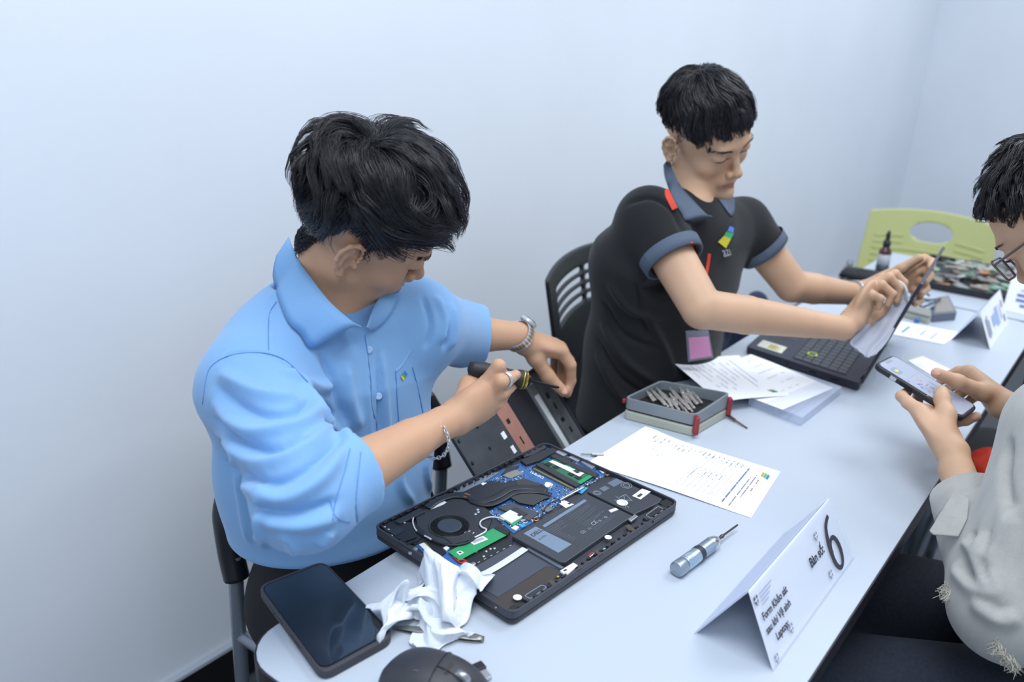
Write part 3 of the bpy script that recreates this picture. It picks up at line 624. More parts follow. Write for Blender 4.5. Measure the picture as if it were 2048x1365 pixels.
for t in (0.42, 0.86): lines += pline(0.525, t, 0.525+0.033*7, t, 0.0002)
for k in range(11): lines += pline(0.14+0.033*k, 0.26, 0.14+0.033*k, 0.26+0.26*rs.uniform(.6, 1.1), 0.00018)
obj('ruled_lines', join(*lines), FINE, F1, kind='stuff')
txt = []
for k in range(20): txt += pline(0.13+0.0335*k, 0.08, 0.13+0.0335*k, 0.08+rs.uniform(.06, .17), 0.0009, dash=.38)
for k in range(6): txt += pline(0.545+0.033*k, 0.45, 0.545+0.033*k, 0.45+rs.uniform(.1, .25), 0.0007, dash=.4)
txt += pline(0.86, 0.30, 0.86, 0.93, 0.0010, dash=.3)+pline(0.885, 0.22, 0.885, 0.72, 0.0010, dash=.3)
obj('small_print', join(*txt), FINE, F1, kind='stuff')
obj('title_print', join(*(pline(0.815, 0.12, 0.815, 0.90, 0.0013, dash=.2))), BLUEI, F1, kind='stuff')
obj('heading_print', join(*(pline(0.912, 0.30, 0.912, 0.55, 0.0010, dash=.25))), mat('brick red ink', 'A8705E', 0.7), F1, kind='stuff')
hw = []
for k in range(26):
    s, t = rs.uniform(.10, .30), rs.uniform(.30, .50); 
    if k > 16: s, t = rs.uniform(.55, .75), rs.uniform(.70, .95)
    hw += pline(s, t, s+rs.uniform(-.012, .012), t+rs.uniform(.01, .03), 0.0003)
obj('handwriting', join(*hw), PEN, F1, kind='stuff')
gu = nrm(pC-pB); gv = nrm(pB-pA)
green_mark('striped_mark', psurf(0.905, 0.12)+V(0, 0, 0.0009), gu, gv, F1, 0.9)

# ---------------------------------------------------------------- tent card with the table number
y0, zt = 0.227, 0.832
TS = thing('table_number_card', 'clear plastic tent card reading 6 at the near edge of the table', 'sign', (0.955, 0.265, 0.75))
A0, A1, T0_, T1_, Bk0, Bk1 = V(.812, .226, .7508), V(1.096, .226, .7508), V(.820, .2705, zt), V(1.090, .2705, zt), V(.812, .322, .7508), V(1.096, .322, .7508)
CLR = mat('clear plastic sleeve', 'E6EEFF', 0.08, alpha=0.30, spec=0.6)
def quadsheet(a, b, c, d, t): return sheet(bilin((a, b, c, d), 8, 4), t)
obj('back_leaf', quadsheet(Bk0, Bk1, T1_, T0_, 0.0006), mat('shaded card back', 'D2DAF0', 0.6), TS)  # back leaf's shade is baked into this lavender tint
obj('front_leaf', quadsheet(A0, A1, T1_, T0_, -0.0006), PAPER, TS)
fn = nrm(np.cross(A1-A0, T0_-A0)); fn = fn if fn @ (CAM-A0) > 0 else -fn
obj('front_sleeve', quadsheet(A0+fn*.0022-V(.004, 0, 0), A1+fn*.0022+V(.004, 0, 0), T1_+fn*.0022+V(.004, 0, 0), T0_+fn*.0022-V(.004, 0, 0), 0.0005), CLR, TS)
obj('back_sleeve', quadsheet(Bk0+V(-.004, .002, 0), Bk1+V(.004, .002, 0), T1_+V(.004, .002, .001), T0_+V(-.004, .002, .001), 0.0005), CLR, TS)
tu = nrm(A1-A0); tv = nrm((T0_-A0)-tu*((T0_-A0)@tu)); H = np.linalg.norm(T0_-A0)
def sp(a, b): return A0+tu*a+tv*b+fn*0.0032
SER = mat('black print', '3A3A46', 0.6)
def tx(b_, s, a, b, wx=1.0, off=0.028, m=SER): obj('lettering', text_vf(b_, s, sp(a, b), tu, tv, 0.0, off, wx=wx), m, TS)
tx('Form Khảo sát', 0.0128, .0125, .053, .92); tx('sau khi Vệ sinh', 0.0128, .0100, .037, .92); tx('Laptop:', 0.0128, .026, .021, .95)
tx('Bàn số:', 0.0175, .1600, .046, .95)
# the large numeral, stroke of changing width
cx, cy = .240, .030
ring = lambda rx, ry: [(cx+rx*math.cos(t), cy+ry*math.sin(t)) for t in np.linspace(0, 2*math.pi, 41)[:-1]]
ro, ri = ring(.0190, .0238), ring(.0095, .0178)
vv_ = [sp(*p) for p in ro]+[sp(*p) for p in ri]; ff_ = [[k, (k+1) % 40, 40+(k+1) % 40, 40+k] for k in range(40)]
st = smooth_path([(cx-.0140, cy+.004, 0), (cx-.0125, cy+.022, 0), (cx-.004, cy+.040, 0), (cx+.012, cy+.0485, 0)], 6)
wd = np.linspace(.0058, .0030, len(st)); L_, R_ = [], []
for k, p in enumerate(st):
    d = nrm(st[min(k+1, len(st)-1)]-st[max(k-1, 0)]); nn = V(-d[1], d[0]); L_.append(sp(p[0]+nn[0]*wd[k], p[1]+nn[1]*wd[k])+fn*.0001); R_.append(sp(p[0]-nn[0]*wd[k], p[1]-nn[1]*wd[k])+fn*.0001)
sv = L_+R_; N = len(st); sf = [[k, k+1, N+k+1, N+k] for k in range(N-1)]
obj('numeral', join((vv_, ff_), (sv, sf)), SER, TS)
SH = mat('grey shield print', '9094AA', 0.6)
def shield(a, b, s, m=SH):
    P = [(-.5, .5), (.5, .5), (.5, -.1), (.25, -.45), (0, -.62), (-.25, -.45), (-.5, -.1)]
    obj('shield_print', slab([sp(a+x*s, b+y*s) for x, y in P], fn, 0.0001), m, TS)
    obj('shield_line', slab([sp(a+x*s, b+y*s)+fn*.0002 for x, y in ((-.06, .5), (.06, .5), (.06, -.5), (-.06, -.5))], fn, 0.0001), PAPER, TS)
    obj('shield_line', slab([sp(a+x*s, b+y*s)+fn*.0002 for x, y in ((-.5, .1), (.5, .1), (.5, .0), (-.5, .0))], fn, 0.0001), PAPER, TS)
shield(.012, .079, .010, mat('dark shield print', '5A5C70', 0.6)); shield(.200, .072, .010); shield(.204, .016, .010); shield(.064, .016, .010); shield(.012, .007, .009)
for k in range(4): obj('caption_line', slab([sp(a, b) for a, b in ((.022, .081-.0042*k), (.058-.006*k, .081-.0042*k), (.058-.006*k, .0825-.0042*k), (.022, .0825-.0042*k))], fn, 0.0001), mat('lilac caption', 'B0B2CE', 0.6), TS)
make_chair('black plastic chair under the black laptop bag at the table edge', (2.215, 0.05, 0), math.pi, BLK, STEEL)
BGK = thing('laptop_bag', 'black laptop bag with grey piping standing on a chair against the table edge', 'bag', (2.305, .115, .462))
obj('bag_body', box((2.305, .120, .597), (.32, .090, .268)), mat('black bag cloth', '0A0B0E', .85, bump=.2, bscale=500), BGK, bevel=.022, segs=4)
obj('piping', tube(smooth_path([(2.150, .120, .480), (2.160, .160, .492), (2.25, .168, .488), (2.36, .168, .488), (2.450, .160, .492)], 5), .007, 8), mat('grey piping', '6E737B', .6), BGK, smooth=True)
obj('handle', tube(smooth_path([(2.24, .120, .728), (2.26, .120, .742), (2.36, .120, .742), (2.38, .120, .728)], 5), .006, 8), mat('black bag cloth'), BGK, smooth=True)
# ---------------------------------------------------------------- bit set in its case
KL, KF, KR = V(1.262, .700), V(1.284, .566), V(1.404, .556); KB = KL+(KR-KF)
KIT = thing('bit_set_case', 'open grey and beige bit set case with red latches beyond the printed form', 'tool case', (*((KL+KR)/2), 0.75))
kq = [KL, KF, KR, KB]; kc = sum(kq)/4
BEI = mat('beige plastic', 'B4B7A8', 0.55); GRP = mat('smoky grey plastic', '7E858B', 0.35); RED = mat('dark red plastic', '8E2A32', 0.4)
obj('lower_case', prism(roundpoly(kq, .010), .750, .7685), BEI, KIT, bevel=.003)
obj('case_gap', prism(roundpoly([p+nrm(kc-p)*.006 for p in kq], .008), .7680, .7725), mat('port cavity'), KIT)
ou = roundpoly(kq, .012, 5); inn = roundpoly([p+nrm(kc-p)*.006 for p in kq], .010, 5); n = len(ou)
def rimz(p, z):  # the tray's far long side is higher in the middle
    return z+(0.006 if abs((p-KB)@nrm(KR-KB)) > .02 and np.linalg.norm(np.cross(np.append(nrm(KR-KB), 0), np.append(p-KB, 0))) < .02 else 0)
v = [[*p, .7722] for p in ou]+[[*p, rimz(p, .7935)] for p in ou]+[[*p, rimz(p, .7935)] for p in inn]+[[*p, .7765] for p in inn]
f = [list(range(n))[::-1], [3*n+k for k in range(n)]]
for a in range(3): f += [[a*n+k, a*n+(k+1) % n, (a+1)*n+(k+1) % n, (a+1)*n+k] for k in range(n)]
obj('bit_tray', (v, f), GRP, KIT, bevel=.0006)
obj('tray_liner', prism(roundpoly([p+nrm(kc-p)*.008 for p in kq], .010), .7766, .7780), mat('black foam', '16171A', 0.8), KIT)
for p, q in ((KF, KR), (KR, KF)):
    d = nrm(q-p); nn = V(d[1], -d[0]); c = p+d*.001+nn*.001
    obj('latch', join(box((c[0]-.002, c[1]-.002, .7745), (.013, .010, .035), rotz(.7))), RED, KIT, bevel=.003)
obj('hinge_tab', box((KL[0], KL[1], .787), (.008, .006, .008)), RED, KIT, bevel=.002)
BITS = mat('bright bit steel', 'C9C4BE', 0.28, 0.6); BITD = mat('dark bit steel', '3A3A3C', 0.35, 0.8)
ku, kv = nrm(KF-KL), nrm(KR-KF)
proto = None
e1, e2 = nrm(ku*.75-kv*.66), nrm(ku*.66+kv*.75); kid = 0
for row in (-1.5, -.5, .5, 1.5):
    for k in range(-9, 10):
        c = kc+e1*(row*.024+.004*(k % 3))+e2*(k*.0062); l = .016
        if any(not (.016 < (q_-KL) @ ku < np.linalg.norm(KF-KL)-.014 and .013 < (q_-KF) @ kv < np.linalg.norm(KR-KF)-.014) for q_ in (c-e1*l, c+e1*l)): continue
        if rs.rand() < .08: continue
        kid += 1; z = .7835+.0030*(kid % 2); g_ = e1+.05*rs.randn()*e2
        if proto is None:
            proto = lathe([(-.020, .0009), (-.012, .0013), (-.006, .0014), (-.0055, .0022), (.003, .0024), (.0035, .0017), (.006, .0017), (.0065, .0024), (.018, .0024), (.020, .0016)], V(0, 0, 0), V(1, 0, 0), 7)
            pb = obj('precision_bit', proto, BITS, None, loc=(0, 0, 0)); pme = pb.data; b = pb
        else:
            b = bpy.data.objects.new('precision_bit', pme); COL.objects.link(b)
        b.location = (c[0], c[1], z); b.scale = (1.1, 1.05, 1.05); b.rotation_euler = (0, 0.10, math.atan2(g_[1], g_[0]))
        tag(b, 'small steel bit lying in the slots of the open bit case', 'screwdriver bit', 'precision bits in the open case')
a, b_ = at(1452, 829, z=.756), at(1489, 853, z=.7525); q = nrm(b_-a)
t = obj('slim_screwdriver_shaft', lathe([(0, .0030), (.016, .0030), (.018, .0022), (.020, .0030), (.024, .0030), (.026, .0018), (.055, .0016), (.056, .0008)], a, q, 10), mat('brown steel', '6B5E5C', 0.35, 0.8), smooth=True, loc=a)
tag(t, 'dark steel driver shaft poking out from beside the bit case', 'screwdriver')

# ---------------------------------------------------------------- clear organiser box with two sheets over it
cA, cB, cC = at(1602, 853, z=.75), at(1681, 790, z=.75), at(1496, 812, z=.75); cD = cB+cC-cA
ORG = thing('clear_parts_box', 'flat clear plastic organiser box under the two loose forms', 'box', ((cA+cD)/2).tolist())
CLB = mat('clear box plastic', 'DDE8FF', 0.12, alpha=0.28, spec=0.6)
ob = roundpoly([cA, cB, cD, cC], .006); oc = sum(np.array(p) for p in ob)/len(ob)
obj('box_base', prism(ob, .7502, .7518), CLB, ORG); obj('box_lid', prism(ob, .7668, .7682), CLB, ORG, bevel=.0005)
for i in range(4):
    p, q = [cA, cB, cD, cC][i], [cB, cD, cC, cA][i]
    obj('box_side', prism([p[:2], q[:2], (q+nrm(oc_-q)*.002 if False else q+(np.append(oc, 0)[:3]-q)*.012)[:2], (p+(np.append(oc, 0)[:3]-p)*.012)[:2]], .7518, .7668), CLB, ORG)
for k in (1, 2, 3):
    p, q = cA+(cC-cA)*k/4, cB+(cD-cB)*k/4
    obj('divider', prism([p[:2], q[:2], q[:2]+.0012, p[:2]+.0012], .752, .7668), CLB, ORG)
def loose(name, label, c, zf, mark=None, lines_=10, th=.0003):
    c = [np.array(x, float) for x in c]; t = thing(name, label, 'paper', (sum(c)/4).tolist())
    S = lambda s, u: (lambda p: V(p[0], p[1], zf(s, u)))((1-s)*(1-u)*c[0]+s*(1-u)*c[1]+s*u*c[2]+(1-s)*u*c[3])
    obj('sheet', sheet([[S(s, u) for u in np.linspace(0, 1, 14)] for s in np.linspace(0, 1, 18)], th), PAPER, t)
    out = []
    for k in range(lines_):
        s = .12+.76*k/lines_; u1 = rs.uniform(.4, .85)
        N = 10
        for j in range(N):
            if rs.rand() < .2: continue
            a, b = S(s, .12+(u1-.12)*j/N), S(s, .12+(u1-.12)*(j+.9)/N); d = nrm(b-a); nn = V(-d[1], d[0], 0)*.0007; z = V(0, 0, th+.0006)
            out.append((np.array([a-nn+z, b-nn+z, b+nn+z, a+nn+z]), [[0, 1, 2, 3]]))
    obj('small_print', join(*out), mat('soft ink', 'BAC0D4', 0.7), t, kind='stuff')
    if mark: 
        p = S(*mark)+V(0, 0, .0012); green_mark('striped_mark', p, nrm(S(mark[0]+.05, mark[1])-S(*mark)), nrm(S(mark[0], mark[1]+.05)-S(*mark)), t, .8)
    return t
loose('printed_form', 'lower loose form with a pointed right corner on the clear box', [(1.700, .640, 0), (1.642, .439, 0), (1.470, .477, 0), (1.500, .680, 0)], lambda s, u: .7690+.001*math.sin(5*s), None, 6)
loose('printed_form', 'upper loose form with a curled corner overhanging the wall side of the table', [(1.500, .752, 0), (1.668, .655, 0), (1.543, .492, 0), (1.410, .572, 0)],
      lambda s, u: .7715+.026*max(0, 1-s*1.6)**2*max(0, 1-u*1.2)+.004*math.sin(3*s+u), (.78, .86), 9)

# ---------------------------------------------------------------- second laptop
H0, H1 = V(1.700, .405, 0), V(2.058, .445, 0); P0, P1 = V(1.738, .668, 0), V(2.092, .700, 0)
L2 = thing('laptop', 'dark laptop with a lime edged key standing open before the person in black', 'laptop', (1.9, .55, .75))
NVY = mat('navy laptop body', '2A2B3A', 0.4); KEY = mat('key cap', '4A4D55', 0.5)
zt2 = .769
obj('laptop_base', prism(roundpoly([H0, P0, P1, H1], .010), .7535, zt2), NVY, L2, bevel=.0015)
for p in (H0, H1, P0, P1):
    c = p+nrm((H0+P1)/2-p)*.03; obj('rubber_foot', lathe([(0, .006), (.0035, .006)], (c[0], c[1], .750), sides=12), mat('rubber'), L2)
def Q(a, b, z=zt2):  # a along the hinge 0..1, b from the hinge towards the user 0..1
    p = (1-a)*(1-b)*H0+a*(1-b)*H1+a*b*P1+(1-a)*b*P0; return V(p[0], p[1], z)
def qpart(name, a0, a1, b0, b1, z0, z1, m, bev=0.0, label=None): return obj(name, prism([Q(a0, b0), Q(a1, b0), Q(a1, b1), Q(a0, b1)], z0, z1), m, L2, bevel=bev, label=label)
qpart('keyboard_well', .055, .945, .13, .60, zt2, zt2+.0003, mat('key well', '1E2027', 0.5))
kme = None
for r in range(6):
    for k in range(15):
        a0 = .062+.0583*k; b0 = .14+.0755*r
        if r == 5 and 4 <= k <= 8:
            if k == 4: qpart('space_bar', a0, a0+.0583*5-.006, b0, b0+.066, zt2+.0003, zt2+.0018, KEY, .0003)
            continue
        qpart('key', a0, a0+.0515, b0, b0+.066, zt2+.0003, zt2+.0018, KEY)
for (a0, a1, b0, b1) in ((.178, .238, .43, .445), (.178, .238, .50, .515), (.178, .186, .43, .515), (.230, .238, .43, .515)):
    qpart('lime_key_edge', a0, a1, b0, b1, zt2+.0018, zt2+.0023, mat('lime print', 'B7CE2E', 0.5))
qpart('touchpad', .36, .66, .68, .95, zt2, zt2+.0003, mat('touch pad', '343644', 0.35))
qpart('palm_sticker', .07, .20, .70, .93, zt2, zt2+.0004, mat('pale sticker', 'E3E2D2', 0.5))
for k in range(4): qpart('sticker_print', .09+.02*k, .105+.02*k, .74+.03*(k % 2), .84, zt2+.0004, zt2+.0005, mat('olive print', 'B3A84C', 0.6))
un = nrm(P0-H0)
for b0, l in ((.20, .016), (.38, .014), (.60, .004)):
    p = H0+un*.27*b0; obj('port_opening', box((p[0]-.0002, p[1], .7605), (.0012, l, .005), rotz(math.atan2(un[1], un[0])-math.pi/2)), mat('port cavity'), L2)
lu = nrm(H1-H0); lv = nrm(V(.022, -.205, .668)); ln = np.cross(lu, lv); ln = ln if ln[1] > 0 else -ln
LO = V(H0[0], H0[1], .771)-lu*.001
def lq(a, b, d): return LO+lu*a+lv*b+ln*d
def lplate(name, w0, w1, h0, h1, d0, d1, m, bev=0):
    P = [lq(a, b, d0) for a, b in ((w0, h0), (w1, h0), (w1, h1), (w0, h1))]; return obj(name, slab(P, ln, d1-d0), m, L2, bevel=bev)
lplate('screen_lid', 0, .360, 0, .236, -.0055, 0, NVY, .0015)
lplate('screen_bezel', .002, .358, .002, .234, 0, .0006, mat('bezel black', '101116', 0.3))
lplate('screen_panel', .008, .352, .016, .226, .0006, .0009, mat('dark screen glass', '1B1D22', 0.08))
for a in (.05, .31): obj('hinge', tube([LO+lu*(a-.02)+V(0, 0, -.001), LO+lu*(a+.02)+V(0, 0, -.001)], .0045, 10), NVY, L2, smooth=True)

# ---------------------------------------------------------------- phone lying near the table's corner
q = [at(*p, z=.763) for p in ((513, 1171), (647, 1119), (791, 1269), (644, 1350))]
PH = thing('smartphone', 'big dark smartphone in a grey case face up on the table corner', 'phone', (*(sum(q)/4)[:2], .75))
pc = sum(p[:2] for p in q)/4
obj('phone_case', prism(roundpoly([p[:2] for p in q], .017, 6), .7502, .7625), mat('grey phone case', '3A3B42', 0.6, bump=.05, bscale=500), PH, bevel=.0028, segs=3)
obj('screen_rim', prism(roundpoly([p[:2]+nrm(pc-p[:2])*.0065 for p in q], .014, 6), .7620, .7628), mat('black rim', '0B0C0F', 0.3), PH)
obj('glass', prism(roundpoly([p[:2]+nrm(pc-p[:2])*.0085 for p in q], .013, 6), .7626, .7631), mat('phone glass', '23272B', 0.04, spec=1.0, coat=1.0), PH)
e0, e1 = q[0][:2], q[3][:2]
for t0, t1 in ((.22, .30), (.34, .42), (.55, .68)):
    a, b = e0+(e1-e0)*t0, e0+(e1-e0)*t1; obj('side_button', box((*((a+b)/2), .757), (np.linalg.norm(b-a), .0016, .003), rotz(math.atan2((b-a)[1], (b-a)[0]))), mat('black rim'), PH, bevel=.0004)

# ---------------------------------------------------------------- mouse
mc = V(.528, .487, .75); MS = thing('computer_mouse', 'charcoal wireless mouse at the bottom edge of the picture beside the phone', 'mouse', mc.tolist())
MG = mat('charcoal mouse', '33343A', 0.5, bump=.04, bscale=900)
ma = nrm(V(0.30, -0.95, 0)); mb_ = np.cross(V(0, 0, 1), ma)
def mouse_pt(s, a):   # s along 0..1, a around the top half
    L, W_, H_ = .128, .047, .050
    x = (s-.5)*L; k = max(1e-3, 1-abs(2*s-1)**2.8)**.42; w_ = W_*k*(1-.12*math.sin(3.1*s)); h_ = H_*(max(0, 1-abs(2*(s-.45))**2.3)**.7*.95+.03)
    h_ = max(.004, h_)
    return mc+ma*x+mb_*w_*math.copysign(abs(math.cos(a))**.8, math.cos(a))+V(0, 0, 1)*(0.0015+h_*abs(math.sin(a))**.75)
G = [[mouse_pt(s, a) for a in np.linspace(0, math.pi, 21)] for s in (1-np.cos(np.linspace(0, math.pi, 26)))/2]
v, f = sheet(G); obj('mouse_shell', join((v, f)), MG, MS, smooth=True)
obj('mouse_base', prism([mouse_pt(s, 0)[:2] for s in np.linspace(.02, .98, 20)]+[mouse_pt(s, math.pi)[:2] for s in np.linspace(.98, .02, 20)], .7503, .7535), mat('port cavity'), MS)
def mtop(s, a, up=.0006): p = mouse_pt(s, a); return p+V(0, 0, up)
obj('button_seam', tube([mtop(s, 1.62) for s in np.linspace(.52, .93, 10)], .0006, 6), mat('port cavity'), MS)
obj('button_seam', tube([mtop(.52, a) for a in np.linspace(.7, 2.4, 10)], .0006, 6), mat('port cavity'), MS)
wc_ = mtop(.72, 1.57, -.004); obj('scroll_wheel', lathe([(-.004, .008), (-.003, .0105), (.003, .0105), (.004, .008)], wc_, mb_, 22), mat('wheel metal', 'A8ADB2', 0.3, 0.8), MS, smooth=True)
obj('wheel_slot', slab([mtop(s, a, .0004) for s, a in ((.60, 1.70), (.60, 1.44), (.82, 1.42), (.82, 1.72))], (0, 0, 1), .0006), mat('port cavity'), MS)
for k in range(4): p = mtop(.36+.012*k, 1.9); obj('light_dot', lathe([(0, .0007), (.0003, .0006)], p, sides=8), mat('grey dot', '6C6E74', 0.5), MS)
a, b = at(950, 1326, z=.757), at(976, 1356, z=.757); us = nrm(b-a)
UB = thing('usb_receiver', 'tiny black receiver plug with a steel connector just past the mouse', 'usb plug', (*((a+b)/2)[:2], .75))
cx_ = (a+b)/2; yaw_ = math.atan2(us[1], us[0])
obj('metal_plug', box((cx_[0]+us[0]*.006, cx_[1]+us[1]*.006, .7535), (.014, .012, .0045), rotz(yaw_)), SILV, UB, bevel=.0005)
obj('plug_cap', box((cx_[0]-us[0]*.007, cx_[1]-us[1]*.007, .7540), (.012, .0155, .0075), rotz(yaw_)), DK, UB, bevel=.0012)

# ---------------------------------------------------------------- tweezers and wipe
a, b = at(785, 1252, z=.756), at(968, 1281, z=.752); TW = thing('tweezers', 'flat grey steel tweezers sticking out from under the crumpled wipe', 'tweezers', ((a+b)/2).tolist())
ST2 = mat('brushed steel', '9A9C9A', 0.35, 0.85)
for s_, z_ in ((1, .7515), (-1, .7545)):
    P = [a*(1-t)+b*t for t in np.linspace(0, 1, 12)]
    P = [V(p[0], p[1], z_+ (0.0025*s_*(-1)*(1-t)*t*2)) for p, t in zip(P, np.linspace(0, 1, 12))]
    obj('tweezer_arm', tube(P, [.0015, .0030, .0045, .0052, .0056, .0058, .0060, .0062, .0064, .0064, .0058, .0034], 10, flat=((0, 0, 1), .16)), ST2, TW, smooth=True)
def crumple(cx, cy, sx_, sy_, sz_, seed, N=150, M=64, fold=0.30, sc=1.0):
    r_ = np.random.RandomState(seed); K = 22
    nv = r_.randn(K, 3); nv /= np.linalg.norm(nv, axis=1)[:, None]; fr = r_.uniform(1.2, 4.0, K); ph = r_.uniform(0, 6.28, K)
    G = []
    if fold > .4: fold = .20
    for i in range(M):
        th = math.pi*i/(M-1); row = []
        for j in range(N):
            a = 2*math.pi*j/(N-1); d = np.array([math.sin(th)*math.cos(a), math.sin(th)*math.sin(a), math.cos(th)])
            g = 1.0
            w_ = d+0.25*np.sin(3*d[[1, 2, 0]]+seed)
            for k in range(K):
                x = (w_ @ nv[k])*fr[k]*1.6+ph[k]; g += fold/(fr[k]+.8)*(0.62-abs(math.sin(x)))
            row.append([cx+d[0]*sx_*g, cy+d[1]*sy_*g, sz_+d[2]*sz_*g])
        G.append(row)
    G = np.array(G); z = G[..., 2]; G[..., 2] = np.where(z < .004, .0015+.0025*np.clip(z+.02, 0, .03)/.03, z)+.7500
    return sheet(G)
TIS = mat('white wipe', 'E9EEF6', 0.85, bump=.15, bscale=260, sss=0.0)
WP = thing('crumpled_wipe', 'crumpled white cleaning wipe with a grey smudge beside the phone', 'wipe', (.615, .585, .75))
def crumpled_sheet(cx, cy, hx, hy, ht, seed, N=110, ang=0.0, K=16, amp=.013):
    r_ = np.random.RandomState(seed); u, v = np.meshgrid(np.linspace(-1, 1, N), np.linspace(-1, 1, N), indexing='ij')
    P = np.stack([u*hx, v*hy, ht*np.sqrt(np.clip(1-(np.abs(u)**2.2+np.abs(v)**2.2)*.72, .02, 1))], -1)
    uu, vv = u+.18*np.sin(2.3*v+seed), v+.18*np.sin(2.1*u+1.7*seed)
    for k in range(K):
        a_ = r_.uniform(0, math.pi); f_ = r_.uniform(.8, 3.2); x = (uu*math.cos(a_)+vv*math.sin(a_))*f_+r_.uniform(0, 6)
        t = np.sqrt((2*np.abs((x/math.pi) % 1-.5))**2+.006)-.5; d = r_.randn(3)*np.array([.9, .9, 1.0]); d /= np.linalg.norm(d)
        P += t[..., None]*d*amp*1.6/(.55+.45*f_)
    c, s_ = math.cos(ang), math.sin(ang); X, Y_ = P[..., 0]*c-P[..., 1]*s_, P[..., 0]*s_+P[..., 1]*c
    z = P[..., 2]; z = np.where(z < .004, .0012+.0028*np.exp(np.minimum(z-.004, 0)*60), z)
    return sheet(np.stack([X+cx, Y_+cy, z+.7500], -1), .0006)
TRN = mat('thin wipe', 'E6ECF4', 0.9, bump=.1, bscale=300)
wm = mat('white wipe smudged', 'E6ECF4', 0.9, bump=.1, bscale=300, c2='B9BEC8', vscale=16)
rmp = [n_ for n_ in wm.node_tree.nodes if n_.type == 'VALTORGB'][0]; rmp.color_ramp.elements[0].position = .62; rmp.color_ramp.elements[1].position = .74
rmp.color_ramp.elements[0].color = (*lin('E8EDF5'), 1); rmp.color_ramp.elements[1].color = (*lin('9AA0AC'), 1)
obj('wipe_fold', crumpled_sheet(.650, .588, .044, .042, .044, 3, ang=.5, amp=.018), wm, WP, smooth=True)
obj('wipe_fold', crumpled_sheet(.598, .604, .040, .038, .030, 8, ang=-.3, amp=.015), TRN, WP, smooth=True)
obj('wipe_fold', crumpled_sheet(.610, .566, .034, .030, .018, 21, ang=1.1, amp=.012), TRN, WP, smooth=True)

# ---------------------------------------------------------------- things towards the far end of the table
bo = V(2.640, .632, .75); BO = thing('spray_bottle', 'brown spray bottle with black pump standing on the far table', 'bottle', bo.tolist())
obj('bottle_body', lathe([(h*.90, r*.82) for h, r in [(0, .020), (.002, .0222), (.085, .0222), (.094, .020), (.102, .012), (.108, .011)]], bo, sides=32), mat('amber plastic', '4A1F1E', 0.2, coat=0.3), BO, smooth=True)
obj('bottle_label', lathe([(h*.90, r*.82) for h, r in [(.030, .0225), (.080, .0225)]], bo, sides=32), mat('grey label', 'A8ABB2', 0.5), BO, smooth=True)
obj('label_band', lathe([(h*.90, r*.82) for h, r in [(.006, .0226), (.045, .0226)]], bo, sides=32), mat('dark teal label', '2A3A40', 0.5), BO, smooth=True)
obj('pump_collar', lathe([(h*.90, r*.82) for h, r in [(.106, .0135), (.124, .0130), (.126, .009)]], bo, sides=24), DK, BO, smooth=True)
obj('pump_nozzle', join(lathe([(h*.90, r*.82) for h, r in [(.125, .008), (.140, .0075), (.148, .007), (.158, .004)]], bo, sides=16), box(bo+V(-.007, 0, .133), (.017, .008, .007))), DK, BO, bevel=.001)
a, b = V(2.50, .690, 0), V(2.545, .565, 0); PO = thing('zip_pouch', 'soft black zip pouch on the table beside the spray bottle', 'pouch', (2.55, .66, .75))
G = [[V(2.565+.040*math.cos(a_)*k*1.0, .665-.058*0+(s-.5)*.125, .750+.016*k*(1+math.sin(a_))+.0005)+V((s-.5)*-.02, 0, 0) for a_ in np.linspace(0, 2*math.pi, 17) for k in [max(.05, 1-abs(2*s-1)**6)**.5]] for s in np.linspace(0, 1, 15)]
obj('pouch_body', sheet(G), mat('black nylon', '17191D', 0.7), PO, smooth=True); obj('zip', tube([V(2.575, .608, .7805), V(2.562, .665, .7835), V(2.555, .720, .7800)], .0012, 6), mat('grey zip', '55585E', 0.5), PO)
# tray heaped with computer parts
tc_, ta = V(2.800, .345, 0), 0.05; TR = thing('parts_tray', 'low black tray heaped with laptop parts on the far table', 'tray', (2.800, .345, .75)); RT = rotz(ta)
tv_ = lambda vf: (np.asarray(vf[0]) @ RT.T+V(tc_[0], tc_[1], .75), vf[1])
obj('tray_floor', tv_(prism(rrect(.36, .44, .02), .001, .004)), DK, TR)
for sx in (-1, 1): obj('tray_wall', tv_(box((sx*.178, 0, .011), (.006, .43, .020))), DK, TR, bevel=.001)
for sy in (-1, 1): obj('tray_wall', tv_(box((0, sy*.218, .011), (.35, .006, .020))), DK, TR, bevel=.001)
pal = ['B9B4AA', 'A89C90', 'C9CCC8', '9DA39F', '8A8F8C', 'B7B2A6', '9CB69E', 'C08A62', '6E6A66', 'D5D8D6', '54514F', 'A6A9AE', '8F7F74', '7FA08A']
CN = {'B9B4AA': 'pale stone', 'A89C90': 'taupe', 'C9CCC8': 'off-white', '9DA39F': 'grey green', '8A8F8C': 'mid grey', 'B7B2A6': 'sand', '9CB69E': 'pale green', 'C08A62': 'copper orange', '6E6A66': 'dark taupe', 'D5D8D6': 'whitish', '54514F': 'charcoal', 'A6A9AE': 'silver grey', '8F7F74': 'brownish', '7FA08A': 'sage green'}
